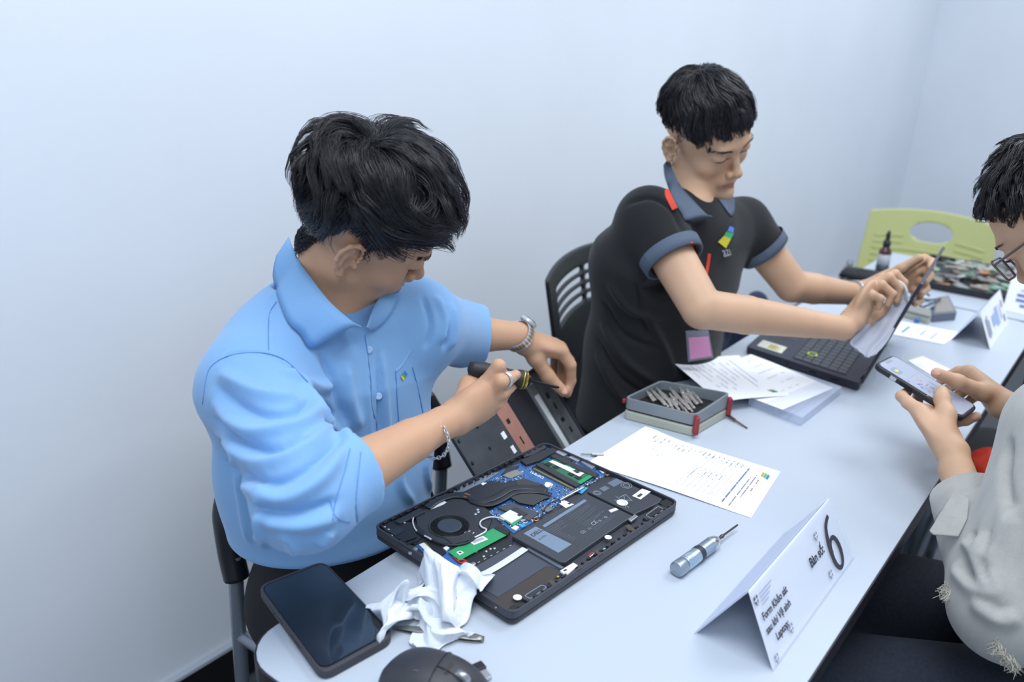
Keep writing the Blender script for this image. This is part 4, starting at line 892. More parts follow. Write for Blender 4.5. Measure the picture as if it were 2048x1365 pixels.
for k in range(96):
    x, y = rs.uniform(-.155, .155), rs.uniform(-.195, .195); hh = .004+.004*(k % 4)+.026*max(0, 1-(x/.17)**2-(y/.22)**2)*rs.rand()
    p = RT @ V(x, y, 0)+V(tc_[0], tc_[1], .75+.004+hh); c = pal[rs.randint(len(pal))]; m = mat('scrap '+c, c, .45, .2); kind = k % 4; rr = rotz(rs.uniform(0, 3.1))
    tlt = np.array(Matrix.Rotation(rs.uniform(-.25, .25), 3, 'X')); R2 = tlt @ rr
    s_ = rs.uniform(.6, 1.2)
    if kind == 0: vf = (np.asarray(prism(rrect(.06*s_, .03*s_, .003, 2), 0, .002)[0]) @ R2.T, prism(rrect(.06*s_, .03*s_, .003, 2), 0, .002)[1])
    elif kind == 1: vf = lathe([(0, .018*s_), (.003, .018*s_), (.0035, .014*s_), (.004, .006*s_)], (0, 0, 0), R2 @ V(0, 0, 1), 16)
    elif kind == 2: 
        pf = prism([(-.03*s_, -.02), (.03*s_, -.02), (.03*s_, -.008), (0, -.006), (0, .02), (-.03*s_, .018)], 0, .003); vf = (np.asarray(pf[0]) @ R2.T, pf[1])
    else: vf = tube(smooth_path([R2 @ V(.03*math.cos(t)*s_, .022*math.sin(t)*s_, .004) for t in (0, 1.1, 2.2, 3.4, 4.6)], 4), .0022, 6)
    o = obj('computer_part', (vf[0]+p, vf[1]), m, None, loc=p.tolist())
    tag(o, '%s %s among the laptop parts heaped on the black tray' % (CN[c], ('rectangular board', 'round disc', 'angular bracket', 'curled lead')[kind]), 'spare part', 'salvaged parts on the black tray')
# grey box with coiled leads
g4 = [V(2.455, .436, 0), V(2.455+.05, .415, 0), V(2.355, .362, 0), V(2.290, .405, 0)]; GB = thing('grey_device_box', 'small grey device box with looped leads in front of the parts tray', 'device', (2.39, .40, .75))
obj('box_body', prism(roundpoly([p[:2] for p in g4], .006), .7502, .772), mat('device grey', '5F6672', 0.45), GB, bevel=.002)
obj('box_top_panel', prism([p[:2]*.82+(sum(x[:2] for x in g4)/4)*.18 for p in g4], .772, .7726), mat('device panel', '8D8780', 0.5), GB)
cc = V(2.42, .455, .753)
cb = obj('looped_cable', tube(smooth_path([cc+V(.05*math.cos(t), .035*math.sin(t), .004+.024*(0.5+.5*math.sin(1.7*t))) for t in np.linspace(0, 11, 26)], 4), .0028, 8), mat('grey cable', '4E545E', 0.5), smooth=True, loc=cc); tag(cb, 'dark grey cable looped beside the grey device box', 'cable')
lz = at(1850, 618, z=.78); LT = obj('pen_light', lathe([(0, .004), (.002, .007), (.035, .007), (.040, .004), (.052, .003)], V(2.32, .442, .758), nrm(V(.9, -.35, .25)), 14), mat('pale blue grey metal', '98A6B8', 0.35, 0.4), smooth=True, loc=(2.32, .442, .755)); tag(LT, 'pale blue grey pen light lying across the leads', 'torch')
K2 = thing('small_bit_case', 'closed beige case partly hidden behind the open laptop screen', 'tool case', (2.31, .46, .75))
obj('case_body', prism(roundpoly([V(2.335, .525), V(2.285, .500), V(2.270, .405), V(2.335, .420)], .008), .7502, .765), BEI, K2, bevel=.002); obj('case_lid', prism(roundpoly([V(2.335, .525), V(2.285, .500), V(2.270, .405), V(2.335, .420)], .008), .7655, .772), mat('case lid grey', '8B8E88', 0.5), K2, bevel=.002)
bc = at(1838, 637, z=.756); o = obj('blue_cap', lathe([(0, .006), (.008, .006), (.010, .004)], (bc[0]-.02, bc[1], .7502), sides=16), mat('blue plastic', '2F74C8', 0.4), smooth=True, loc=(bc[0]-.02, bc[1], .7502)); tag(o, 'tiny blue cap in front of the closed beige case', 'cap')
# leaflets
def flat_card(name, label, P, mats, z=.7505, t=.0012):
    P = [np.asarray(p, float)[:2] for p in P]; c = sum(P)/len(P); th = thing(name, label, 'paper', (*c, .75))
    obj('sheet', prism(roundpoly(P, .004), z, z+t), PAPER, th); 
    for s, u, l, m in mats:
        a = P[0]+(P[1]-P[0])*s+(P[3]-P[0])*u; d = (P[3]-P[0])*l; e = (P[1]-P[0])*.035
        obj('print_block', prism([a, a+d, a+d+e, a+e], z+t, z+t+.0001), m, th)
    return th
TEAL = mat('teal print', '4E9C96', 0.6); LIL = mat('lilac caption', 'B0B2CE', 0.6)
flat_card('leaflet', 'white leaflet with a teal bar lying beyond the open laptop screen', [at(1785, 641, z=.75), at(1920, 667, z=.75), at(1888, 690, z=.75), at(1752, 664, z=.75)], [(.12, .3, .4, LIL), (.30, .25, .5, TEAL), (.55, .3, .4, LIL), (.72, .3, .5, LIL)])
flat_card('rounded_card', 'small white card with rounded corners under the held phone', [at(1815, 723, z=.75), at(1845, 714, z=.75), at(1935, 757, z=.75), at(1900, 775, z=.75)], [(.2, .15, .2, LIL), (.6, .3, .2, LIL)])
q5 = [at(1765, 700, z=.75), at(1823, 682, z=.75), at(1800, 722, z=.75), at(1745, 772, z=.75)]
o = obj('clear_sleeve', prism([p[:2] for p in q5], .7504, .7510), CLR, loc=(*(sum(q5)/4)[:2], .7504)); tag(o, 'empty clear plastic sleeve flat on the table beside the laptop screen', 'plastic sleeve')
# second and third tent cards
def tent(label, a0, a1, b0, b1, t0, t1, blobs):
    a0, a1, b0, b1, t0, t1 = map(lambda x: np.array(x, float), (a0, a1, b0, b1, t0, t1)); t = thing('tent_card', label, 'sign', ((a0+b1)/2).tolist())
    obj('front_leaf', quadsheet(a0, a1, t1, t0, -.0006), PAPER, t); obj('back_leaf', quadsheet(b0, b1, t1, t0, .0006), mat('shaded card back'), t)
    n_ = nrm(np.cross(a1-a0, t0-a0)); n_ = n_ if n_ @ (CAM-a0) > 0 else -n_
    for s, u, w_, h_, m in blobs:
        p = lambda x, y: a0+(a1-a0)*x+(t0-a0)*y+n_*.0012
        obj('printed_block', slab([p(s, u), p(s+w_, u), p(s+w_, u+h_), p(s, u+h_)], n_, .0002), m, t)
    return t
PB = mat('pale blue print', 'A9C0E8', 0.6)
tent('white tent card with blurred blue print beside the leaflet', (2.177, .248, .7508), (2.430, .252, .7508), (2.187, .335, .7508), (2.440, .335, .7508), (2.180, .287, .833), (2.435, .289, .833),
     [(.35, .35, .18, .3, PB), (.52, .25, .15, .5, PB), (.08, .25, .03, .5, LIL), (.14, .2, .03, .6, LIL), (.20, .25, .03, .4, LIL), (.75, .3, .04, .4, LIL), (.85, .55, .07, .2, mat('grey shield print')), (.85, .15, .07, .2, mat('grey shield print'))])
tent('white tent card seen face on at the right edge of the far table', (2.545, .285, .7508), (2.520, -.02, .7508), (2.62, .29, .7508), (2.60, -.01, .7508), (2.585, .287, .840), (2.562, -.015, .840),
     [(.10, .62, .7, .04, LIL), (.08, .46, .8, .07, mat('blue lettering', '6A78B8', .6)), (.08, .32, .75, .07, mat('blue lettering')), (.12, .18, .6, .07, mat('blue lettering'))])
o = obj('navy_backpack', crumple(2.26, .86, .10, .075, .14, 31, 60, 30, fold=.10), mat('navy nylon', '232C4A', 0.75), smooth=True, loc=(2.26, .86, .45))
for q_ in o.data.vertices: q_.co.z -= 0.30
tag(o, 'navy blue backpack behind the far end of the table', 'bag')
o['category'] = 'bag'
bs = thing('stool', 'plain black stool under the navy backpack', 'stool', (2.26, .86, 0)); obj('seat', lathe([(.42, .14), (.425, .15), (.445, .15), (.449, .14)], (2.26, .86, 0), sides=28), BLK, bs, smooth=False)
for k in range(4): a_ = .78+k*1.5708; obj('leg', tube([(2.26+.15*math.cos(a_), .86+.15*math.sin(a_), 0), (2.26+.11*math.cos(a_), .86+.11*math.sin(a_), .422)], .010, 8), STEEL, bs, smooth=True)
# ---------------------------------------------------------------- modelling of bodies and clothes: blended solids turned into one surface
try:
    import openvdb as vdb
except ImportError:
    import pyopenvdb as vdb
class Solid:
    def __init__(s): s.P = []
    def add(s, fn, lo, hi, op='u', k=0.0): s.P.append((fn, np.array(lo, float), np.array(hi, float), op, k)); return s
    def cone(s, a, b, r1, r2=None, op='u', k=0.01):
        a, b = np.array(a, float), np.array(b, float); r2 = r1 if r2 is None else r2
        ba = b-a; L = max(ba @ ba, 1e-12); R = max(r1, r2)
        def fn(p):
            q = p-a; t = np.clip((q @ ba)/L, 0, 1); d = q-t[:, None]*ba
            return np.sqrt(np.einsum('ij,ij->i', d, d))-(r1+(r2-r1)*t)
        return s.add(fn, np.minimum(a, b)-R, np.maximum(a, b)+R, op, k)
    def chain(s, P, rr, op='u', k=0.008):
        rr = [rr]*len(P) if np.isscalar(rr) else rr
        for i in range(len(P)-1): s.cone(P[i], P[i+1], rr[i], rr[i+1], op, k)
        return s
    def ball(s, c, r, op='u', k=0.01): return s.cone(c, np.array(c, float)+1e-5, r, r, op, k)
    def ell(s, c, r, M=None, op='u', k=0.01):
        c = np.array(c, float); r = np.array(r, float); M = np.eye(3) if M is None else np.array(M, float)
        R = r.max()
        def fn(p):
            q = (p-c) @ M; k0 = np.sqrt(((q/r)**2).sum(1)); k1 = np.sqrt(((q/(r*r))**2).sum(1))
            return np.where(k1 < 1e-9, -r.min(), k0*(k0-1)/np.maximum(k1, 1e-9))
        ext = np.abs(M) @ r
        return s.add(fn, c-ext, c+ext, op, k)
    def ecap(s, a, b, u, r1, r2, op='u', k=0.02, p_=2.0):
        """limb or trunk with an oval section: u = the wide direction, r = (wide, deep) at both ends"""
        a, b = np.array(a, float), np.array(b, float); ba = b-a; L = np.linalg.norm(ba); t_ = ba/L
        u = nrm(np.array(u, float)-t_*(np.array(u, float) @ t_)); w_ = np.cross(t_, u); r1, r2 = np.array(r1, float), np.array(r2, float)
        R = max(r1.max(), r2.max())
        def fn(p):
            q = p-a; h = q @ t_; t = np.clip(h/L, 0, 1); r = r1+(r2-r1)*t[:, None]
            x = q @ u; y = q @ w_; e = np.maximum(np.maximum(-h, h-L), 0)
            mr = r.min(1)
            kk = ((np.abs(x)/r[:, 0])**p_+(np.abs(y)/r[:, 1])**p_+(e/mr)**p_)**(1/p_)
            return (kk-1)*mr
        return s.add(fn, np.minimum(a, b)-R, np.maximum(a, b)+R, op, k)
    def dist(s, p, sel):
        d = np.full(len(p), 0.5)
        for fn, lo, hi, op, k in sel:
            e = fn(p)
            if op == 's': e = -e
            if op == 'u':
                if k > 0: h = np.maximum(k-np.abs(d-e), 0)/k; d = np.minimum(d, e)-h*h*k*0.25
                else: d = np.minimum(d, e)
            else:
                if k > 0: h = np.maximum(k-np.abs(d-e), 0)/k; d = np.maximum(d, e)+h*h*k*0.25
                else: d = np.maximum(d, e)
        return d
    def mesh(s, h, adapt=0.0, noise=None):
        U = [p for p in s.P if p[3] == 'u']
        lo = np.min([p[1] for p in U], axis=0)-4*h; hi = np.max([p[2] for p in U], axis=0)+4*h
        B = 16; nb = np.ceil((hi-lo)/(B*h)).astype(int)
        g = vdb.FloatGrid(0.3); g.background
        ii = np.arange(B)
        base = np.stack(np.meshgrid(ii, ii, ii, indexing='ij'), -1).reshape(-1, 3)*h
        half = B*h*0.5*1.7321+2*h
        for i in range(nb[0]):
            for j in range(nb[1]):
                for k in range(nb[2]):
                    o = lo+np.array([i, j, k])*B*h; e = o+B*h
                    sel = [p for p in s.P if np.all(p[1]-p[4]-2*h < e) and np.all(p[2]+p[4]+2*h > o)]
                    if not any(q[3] == 'u' for q in sel): continue
                    c = s.dist((o+B*h/2)[None], sel)[0]
                    if c > half*1.2: continue
                    if c < -half*2.2: d = np.full((B, B, B), -0.3, np.float32)
                    else: d = s.dist(o+base, sel).reshape(B, B, B).astype(np.float32)
                    g.copyFromArray(d, ijk=(i*B, j*B, k*B))
        pts, tri, qd = g.convertToPolygons(isovalue=0.0, adaptivity=adapt)
        v = np.array(pts, float)*h+lo
        return v, [list(map(int, t)) for t in tri]+[list(map(int, q)) for q in qd]
def relax(v, f, it=2, lam=0.5):
    E = set()
    a = np.concatenate([np.array([[q[i], q[(i+1) % len(q)]] for i in range(len(q))]) for q in f]) if False else None
    src, dst = [], []
    q4 = np.array([q for q in f if len(q) == 4]); q3 = np.array([q for q in f if len(q) == 3])
    for q in (q4, q3):
        if len(q) == 0: continue
        m = q.shape[1]
        for i in range(m): src.append(q[:, i]); dst.append(q[:, (i+1) % m]); src.append(q[:, (i+1) % m]); dst.append(q[:, i])
    src, dst = np.concatenate(src), np.concatenate(dst); n = len(v); cnt = np.bincount(src, minlength=n).astype(float)
    for _ in range(it):
        for l in (lam, -lam*1.02):
            s_ = np.stack([np.bincount(src, weights=v[dst, k], minlength=n) for k in range(3)], 1)
            v = v+l*(s_/np.maximum(cnt, 1)[:, None]-v)
    return v
def vnormals(v, f):
    n = np.zeros_like(v)
    for m in (3, 4):
        q = np.array([x for x in f if len(x) == m])
        if len(q) == 0: continue
        c = np.cross(v[q[:, 1]]-v[q[:, 0]], v[q[:, 2]]-v[q[:, 0]]) if m == 3 else np.cross(v[q[:, 2]]-v[q[:, 0]], v[q[:, 3]]-v[q[:, 1]])
        for i in range(m): np.add.at(n, q[:, i], c)
    return n/np.maximum(np.linalg.norm(n, axis=1), 1e-12)[:, None]
class Surf:
    """a finished surface that points of view can be dropped onto"""
    def __init__(s, v, f):
        s.v, s.f = np.array(v), f; s.n = vnormals(s.v, f)
        s.t = BVHTree.FromPolygons([tuple(p) for p in s.v], f)
        c = s.v.mean(0)
        if ((s.v-c)*s.n).sum() < 0: s.n = -s.n; s.f = [q[::-1] for q in f]
    def hit(s, px, py, lift=0.0, dflt=None):
        d = ray(px, py); h = s.t.ray_cast(Vector(CAM), Vector(d))
        if h[0] is None:
            if dflt is None: return None
            return dd(px, py, dflt)
        return np.array(h[0])-nrm(d)*lift
    def path(s, pts, lift=0.0, n=5):
        P = smooth_path([(x, y, 0) for x, y in pts], n); out = []
        last = None
        for p in P:
            h = s.hit(p[0], p[1], lift)
            if h is None and last is not None: h = dd(p[0], p[1], (last-CAM) @ _F)
            if h is not None: out.append(h); last = h
        return np.array(out)
    def fold(s, pts, width, height, taper=True):
        """raise (or sink) a soft ridge along a line drawn over the surface"""
        P = s.path(pts, 0, 5)
        if len(P) < 2: return
        lo, hi = P.min(0)-3*width, P.max(0)+3*width
        idx = np.nonzero(np.all((s.v > lo) & (s.v < hi), axis=1))[0]; q = s.v[idx]
        best = np.full(len(q), 1e9); tt = np.zeros(len(q)); N = len(P)-1
        for i in range(N):
            a, b = P[i], P[i+1]; ba = b-a; t = np.clip(((q-a) @ ba)/max(ba @ ba, 1e-12), 0, 1); d = np.linalg.norm(q-a-t[:, None]*ba, axis=1)
            m = d < best; best[m] = d[m]; tt[m] = (i+t[m])/N
        w_ = np.exp(-(best/width)**2)
        if taper: w_ *= np.clip(np.sin(np.pi*np.clip(tt, 0.02, 0.98))*1.6, 0, 1)
        facing = np.clip((s.n[idx] @ (-nrm(P.mean(0)-CAM)))*3+0.6, 0, 1)
        s.v[idx] += s.n[idx]*(height*w_*facing)[:, None]
    def wrinkle(s, amp, scale, seed=0, stretch=(1, 1, 1), mask=None):
        r_ = np.random.RandomState(seed); q = s.v*np.array(stretch)*scale; w_ = np.zeros(len(q))
        for k in range(7):
            d = r_.randn(3); d /= np.linalg.norm(d); ph = r_.rand()*6.28
            wob = 1.3*np.sin(q @ r_.randn(3)*0.7+r_.rand()*6)
            w_ += np.sin((q @ d)*(0.8+0.5*k)+ph+wob)/(1+0.35*k)
        w_ = w_/3; a = amp*w_*(1 if mask is None else mask(s.v))
        s.v += s.n*a[:, None]
    def renew(s): s.n = vnormals(s.v, s.f); c = s.v.mean(0); s.n = -s.n if ((s.v-c)*s.n).sum() < 0 else s.n; s.t = BVHTree.FromPolygons([tuple(p) for p in s.v], s.f)

def skinmat(name, c):
    m = mat(name, c, 0.52, var=0.05, vscale=9, bump=0.10, bscale=420, sss=0.12, spec=0.35)
    return m
LIP = mat('lip', 'B47C72', 0.42, sss=0.1)

# ---------------------------------------------------------------- head
class Frame:
    def __init__(s, c, x, y, z, k=1.0):
        s.c = np.array(c, float); s.M = np.array([nrm(x), nrm(y), nrm(z)]).T; s.k = k
    def __call__(s, *p): p = p[0] if len(p) == 1 else p; return s.c+s.M @ (np.array(p, float)*s.k)
    def loc(s, P): return (np.asarray(P)-s.c) @ s.M/s.k
def head_solid(S, F, neck_to, neck_r=.056, jaw=1.0, nose=1.0, nf=-.026):
    M = F.M; K = F.k
    E = lambda c, r, op='u', k=.02, R=None: S.ell(F(c), np.array(r)*K, M if R is None else M @ R, op, k)
    Cn = lambda a, b, r1, r2, op='u', k=.012: S.cone(F(a), F(b), r1*K, r2*K, op, k)
    E((0, -.010, .045), (.074, .086, .078)); E((0, .033, .040), (.062, .055, .060), k=.03)
    E((0, .030, -.028), (.059*jaw, .058, .068), k=.03)
    for s in (-1, 1):
        Cn((s*.048*jaw, .006, -.052), (s*.016, .066, -.092), .020, .017, k=.03)
        S.ball(F(s*.041, .060, -.022), .019*K, k=.02)
    E((0, .030, -.062), (.048*jaw, .052, .034), k=.02); E((0, .080, -.096), (.023, .020, .017), k=.02)
    Cn((-.030, .084, .026), (.030, .084, .026), .010, .010, k=.02)
    for s in (-1, 1):
        E((s*.031, .1000, .0130), (.017, .014, .0105), 's', .014)
        E((s*.031, .0795, .0110), (.0150, .0135, .0105), 'u', .005)
        Cn((s*.016, .0945, .0060), (s*.046, .0855, .0065), .0010, .0010, 's', .0025)
    Cn((0, .088, .016), (0, .1065*nose, -.024), .0060, .0076, k=.010)
    S.ball(F(0, .1075*nose, -.0265), .0086*K, k=.008)
    for s in (-1, 1):
        S.ball(F(s*.0115, .0975, -.031), .0072*K, k=.006); S.ball(F(s*.0062, .1035, -.0385), .0030*K, op='s', k=.003)
        Cn((s*.018, .096, -.034), (s*.030, .083, -.056), .0012, .0010, 's', .006)
    E((0, .086, -.052), (.026, .013, .016), k=.012)
    for s in (-1, 1):
        Cn((0, .0985, -.0545), (s*.022, .0865, -.0590), .0038, .0016, k=.004); Cn((0, .0980, -.0640), (s*.019, .0870, -.0605), .0046, .0020, k=.004)
        Cn((0, .1035, -.0588), (s*.021, .0915, -.0595), .0008, .0008, 's', .0022)
    E((0, .094, -.075), (.016, .005, .004), 's', .008)
    # ears
    for s in (-1, 1):
        o = lambda y, z, d=0.0: F(s*(.0735+.020*max(0, (.010-y))/.03*0.45+d), .93*y-.004, .93*z-.004)
        S.ell(F(s*.0765, -.008, -.003), np.array((.0035, .014, .026))*K, M @ np.array([[math.cos(s*.42), -math.sin(s*.42), 0], [math.sin(s*.42), math.cos(s*.42), 0], [0, 0, 1]]), 'u', .004)
        hx = [(.010, .002), (.013, .014), (.009, .026), (-.001, .031), (-.012, .027), (-.019, .013), (-.018, -.003), (-.012, -.016), (-.005, -.025)]
        S.chain([o(y, z, .004) for y, z in hx], [.0026*K]+[.0030*K]*6+[.0028*K, .0034*K], k=.003)
        S.ball(o(-.001, -.027, .002), .0062*K, k=.004); S.chain([o(-.004, .020, .003), o(-.010, .008, .003), o(-.008, -.008, .003), o(-.001, -.016, .003)], .0026*K, k=.004)
        S.ball(o(.011, -.006, .002), .0046*K, k=.004); S.ell(o(.002, -.004, .006), np.array((.008, .0075, .010))*K, M, 's', .003)
        S.ball(o(-.006, .014, .008), .0045*K, op='s', k=.004)
    S.cone(F(0, nf, -.058), neck_to, neck_r*K*.90, neck_r*K*1.06, k=.022)
    return S
def eyebrow(F, m, par, surf):
    out = []
    r_ = np.random.RandomState(2)
    for s in (-1, 1):
        for k in range(130):
            t = r_.rand(); x = s*(.014+.036*t); z = .0245+.0070*math.sin(2.2*t)+(r_.rand()-.5)*.0055*(1-.6*t); y = .097-.020*t*t
            h = surf.t.find_nearest(Vector(F(x, y, z)))
            p = np.array(h[0]); n = np.array(h[1]); n = n if n @ (p-F(0, 0, 0)) > 0 else -n
            d = nrm(F.M @ np.array([s*(.7+.3*t), -.35*t, .45-.75*t])); e = p+n*.0004
            out.append(tube([e, e+d*.004+n*.0006, e+d*.0075+n*.0002], [.00030, .00026, .00008], 4))
    obj('eyebrows', join(*out), m, par, kind='stuff')
def lashes(F, m, par, surf):
    out = []
    for s in (-1, 1):
        for dz, w_ in ((0.0, .0008),):
            P = []
            for t in np.linspace(0, 1, 9):
                x = s*(.016+.030*t); h = surf.t.find_nearest(Vector(F(x, .0955-.010*t, .0056-.0022*math.sin(3.14*t)))); P.append(np.array(h[0])+nrm(np.array(F(x, .2, -.02))-np.array(h[0]))*.0003)
            out.append(tube(P, [.0003]+[.0011]*7+[.0004], 6))
    obj('eyelashes', join(*out), m, par)

# ---------------------------------------------------------------- hair: a cap and thousands of combed strands gathered in locks
def hair(F, par, m, lim, rad, cen=(0, -.012, .042), whorl=(0, -.6, .8), n_lock=420, per=16, length=.075, lift=.012, wave=.5, seed=1, thick=.0011, droop=.25, fly=140, curl=0.0, cap_m=None, spread=.0075, tipup=0.0, seg=9):
    r_ = np.random.RandomState(seed); cen = np.array(cen); rad = np.array(rad, float); W0 = nrm(whorl)
    def az_el(d):
        az = math.degrees(math.atan2(d[0], d[1])); el = math.degrees(math.asin(max(-1, min(1, d[2])))); return az, el
    def ok(d): a, e = az_el(d); return e > lim(a)
    V_, F_, n = [], [], 0
    G = []
    for az in np.linspace(-180, 180, 73):
        row = []
        for t in np.linspace(0, 1, 20):
            l0 = lim(az)+4; e = math.radians(90-(90-l0)*t); a = math.radians(az); d = np.array([math.sin(a)*math.cos(e), math.cos(a)*math.cos(e), math.sin(e)])
            row.append(F(cen+d*rad*(.965-.06*t**4)))
        G.append(row)
    obj('hair_cap', sheet(G), cap_m or mat('dark scalp', '17161A', .9), par, smooth=True)
    kn = r_.randn(6, 3)
    def flow(d):
        g = d*(W0 @ d)-W0; g = -g*-1.0 if False else (d*(W0 @ d)-W0)
        nn = np.linalg.norm(g); g = g/max(nn, 1e-6)
        sw = np.cross(d, g)*curl*math.exp(-nn*1.5)
        noise = np.array([math.sin(kn[0] @ d*3+seed), math.sin(kn[1] @ d*3.3+1), math.sin(kn[2] @ d*2.9+2)])*wave
        down = np.array([0, 0, -1.0])*droop
        q = g+sw+noise+down; q = q-d*(q @ d); return q/max(np.linalg.norm(q), 1e-6)
    locks = 0; tries = 0; verts = []; faces = []
    while locks < n_lock and tries < n_lock*6:
        tries += 1
        d = r_.randn(3); d /= np.linalg.norm(d)
        if tries % 8 == 0: d = W0+r_.randn(3)*.16; d /= np.linalg.norm(d)
        if d[2] < -.65 or not ok(d): continue
        locks += 1; L = length*r_.uniform(.6, 1.15); lf = lift*r_.uniform(.2, 1.15); P = []; q = d.copy(); wv = r_.rand()*6.28; amp = r_.uniform(.3, 1)*wave
        for i in range(seg):
            t = i/(seg-1); up = lf*math.sin(min(1, t*1.25)*math.pi*.62)+tipup*t*t*r_.uniform(.6, 1.2)
            hug = min(1.0, max(.25, (q[2]+.55)/.5)) if q[1] < .2 else 1.0; up *= hug; rr = rad*(.95)+up-0.004
            side = np.cross(q, flow(q))*0.0035*math.sin(t*5+wv)*amp*2
            P.append(cen+q*rr+side)
            st = flow(q)*L/(seg-1)/rad.mean(); q2 = q+st; q2 /= np.linalg.norm(q2)
            if not ok(q2) and t > .15:
                a_, e_ = az_el(q2)
                if r_.rand() < .8 or e_ < lim(a_)-4: 
                    q = q2; P.append(cen+q*(rad*.95+up*.5-.004)); break
            q = q2
        P = np.array(P)
        if len(P) < 4: continue
        A = np.array([F(p) for p in P]); T = np.gradient(A, axis=0); T /= np.linalg.norm(T, axis=1)[:, None]
        out = A-F(cen); out /= np.linalg.norm(out, axis=1)[:, None]; B = np.cross(T, out); B /= np.maximum(np.linalg.norm(B, axis=1), 1e-9)[:, None]
        m_ = len(A); tt = np.linspace(0, 1, m_)
        for s in range(per):
            ox, oy = r_.randn(2)*spread; oy *= .45; taper = (1-.78*tt**1.3)
            ph = r_.rand()*6.28; jit = .0011*np.sin(tt*6+ph)
            C = A+B*(ox*taper+jit)[:, None]+out*(oy*taper)[:, None]
            l2 = r_.uniform(.8, 1.0); C = C[:max(3, int(round(m_*l2)))]; k_ = len(C)
            w_ = thick*r_.uniform(.6, 1.2)*(1-.85*np.linspace(0, 1, k_)**2)
            Bk, Ok = B[:k_], out[:k_]
            ring = np.stack([C+Bk*w_[:, None], C-Bk*w_[:, None]*.5+Ok*w_[:, None]*.8, C-Bk*w_[:, None]*.5-Ok*w_[:, None]*.8], 1).reshape(-1, 3)
            verts.append(ring); i0 = np.arange(k_-1)[:, None]*3+n
            for a, b in ((0, 1), (1, 2), (2, 0)): faces.append(np.stack([i0[:, 0]+a, i0[:, 0]+b, i0[:, 0]+3+b, i0[:, 0]+3+a], 1))
            n += len(ring)
    for s in range(fly):
        d = r_.randn(3); d /= np.linalg.norm(d)
        if not ok(d) or d[2] < -.2: continue
        q = d.copy(); P = []; L = length*r_.uniform(.5, 1.1); up = 0; hd = r_.uniform(.004, .016); tw = np.cross(d, r_.randn(3))*.5
        for i in range(7):
            t = i/6; P.append(F(cen+q*(rad*.97+hd*math.sin(t*2.2)*1.0))); g = flow(q)+tw; q = q+g*L/6/rad.mean(); q /= np.linalg.norm(q)
            if not ok(q): break
        if len(P) < 4: continue
        vv, ff = tube(smooth_path(P, 2), .00035, 3, caps=False); verts.append(vv); faces.append(np.array(ff)+n); n += len(vv)
    v = np.concatenate(verts); f = np.concatenate(faces)
    me = bpy.data.meshes.new('hair_strands'); me.vertices.add(len(v)); me.vertices.foreach_set('co', (v-origin_of(par)).ravel())
    me.loops.add(len(f)*4); me.loops.foreach_set('vertex_index', f.ravel().astype(np.int32)); me.polygons.add(len(f)); me.polygons.foreach_set('loop_start', np.arange(len(f), dtype=np.int32)*4)
    me.update(calc_edges=True); me.polygons.foreach_set('use_smooth', [True]*len(f)); me.materials.append(m)
    o = bpy.data.objects.new('hair', me); COL.objects.link(o); o.parent = par; o['kind'] = 'stuff'
    return o
def stubble(F, par, surf, m, lo, hi, cen=(0, -.006, .046), count=2600, length=.016, seed=3, w=.0006, lift=.0035, out=.35):
    r_ = np.random.RandomState(seed); cen = np.array(cen); q = F.loc(surf.v)-cen; rr = np.linalg.norm(q, axis=1); d = q/rr[:, None]
    az = np.degrees(np.arctan2(d[:, 0], d[:, 1])); el = np.degrees(np.arcsin(np.clip(d[:, 2], -1, 1)))
    ea = np.abs(az); l_ = np.interp(ea, [p[0] for p in lo], [p[1] for p in lo]); h_ = np.interp(ea, [p[0] for p in hi], [p[1] for p in hi])
    ok = np.nonzero((el > l_) & (el < h_) & (rr < .128))[0]; out_ = []
    if len(ok) == 0: return
    dn = F.M @ np.array([0, -.25, -1.0])
    for i in ok[r_.randint(0, len(ok), count)]:
        p = surf.v[i]; n = surf.n[i]; n = n if n @ (p-F(cen)) > 0 else -n
        g = dn-n*(dn @ n)+r_.randn(3)*.22; g = nrm(g-n*(g @ n)); L = length*r_.uniform(.5, 1.1)*(0.55+.45*min(1, (el[i]-l_[i])/12)); p = p-n*.001+r_.randn(3)*.0007
        out_.append(tube([p, p+g*L*.5+n*lift, p+g*L+n*lift*out], [w, w*.8, w*.2], 3, caps=False))
    obj('short_hair', join(*out_), m, par, kind='stuff')
def strap(P, N, w_, t_):
    """flat band along P with surface normals N"""
    P, N = np.array(P), np.array(N); T = np.gradient(P, axis=0); T /= np.linalg.norm(T, axis=1)[:, None]; B = np.cross(T, N); B /= np.linalg.norm(B, axis=1)[:, None]
    G = [[P[i]+B[i]*w_*s for s in (-.5, 0, .5)] for i in range(len(P))]; return sheet(G, t_)
def link_band(c, ax, up, ra, rb, par, m1, m2, name='wristwatch', n=26, w_=.016):
    """metal bracelet of linked pieces round a wrist"""
    ax = nrm(ax); up = nrm(up-ax*(up @ ax)); sd = np.cross(ax, up); root = bpy.data.objects.new(name, None); COL.objects.link(root); root.parent = par; root.location = (np.array(c)-origin_of(par)).tolist()
    for k in range(n):
        a = 2*math.pi*(k+.5)/n; p = c+up*math.cos(a)*rb+sd*math.sin(a)*ra; nr_ = nrm(up*math.cos(a)/rb+sd*math.sin(a)/ra); tg = np.cross(ax, nr_); R = np.array([tg, ax, nr_]).T; l = 2*math.pi*(ra+rb)/2/n
        obj('link', join(box(p+ax*w_*.33, (l*.86, w_*.30, .0030), R), box(p-ax*w_*.33, (l*.86, w_*.30, .0030), R)), m1, root)
        obj('centre_link', box(p, (l*.80, w_*.34, .0034), R), m2, root)
    return root
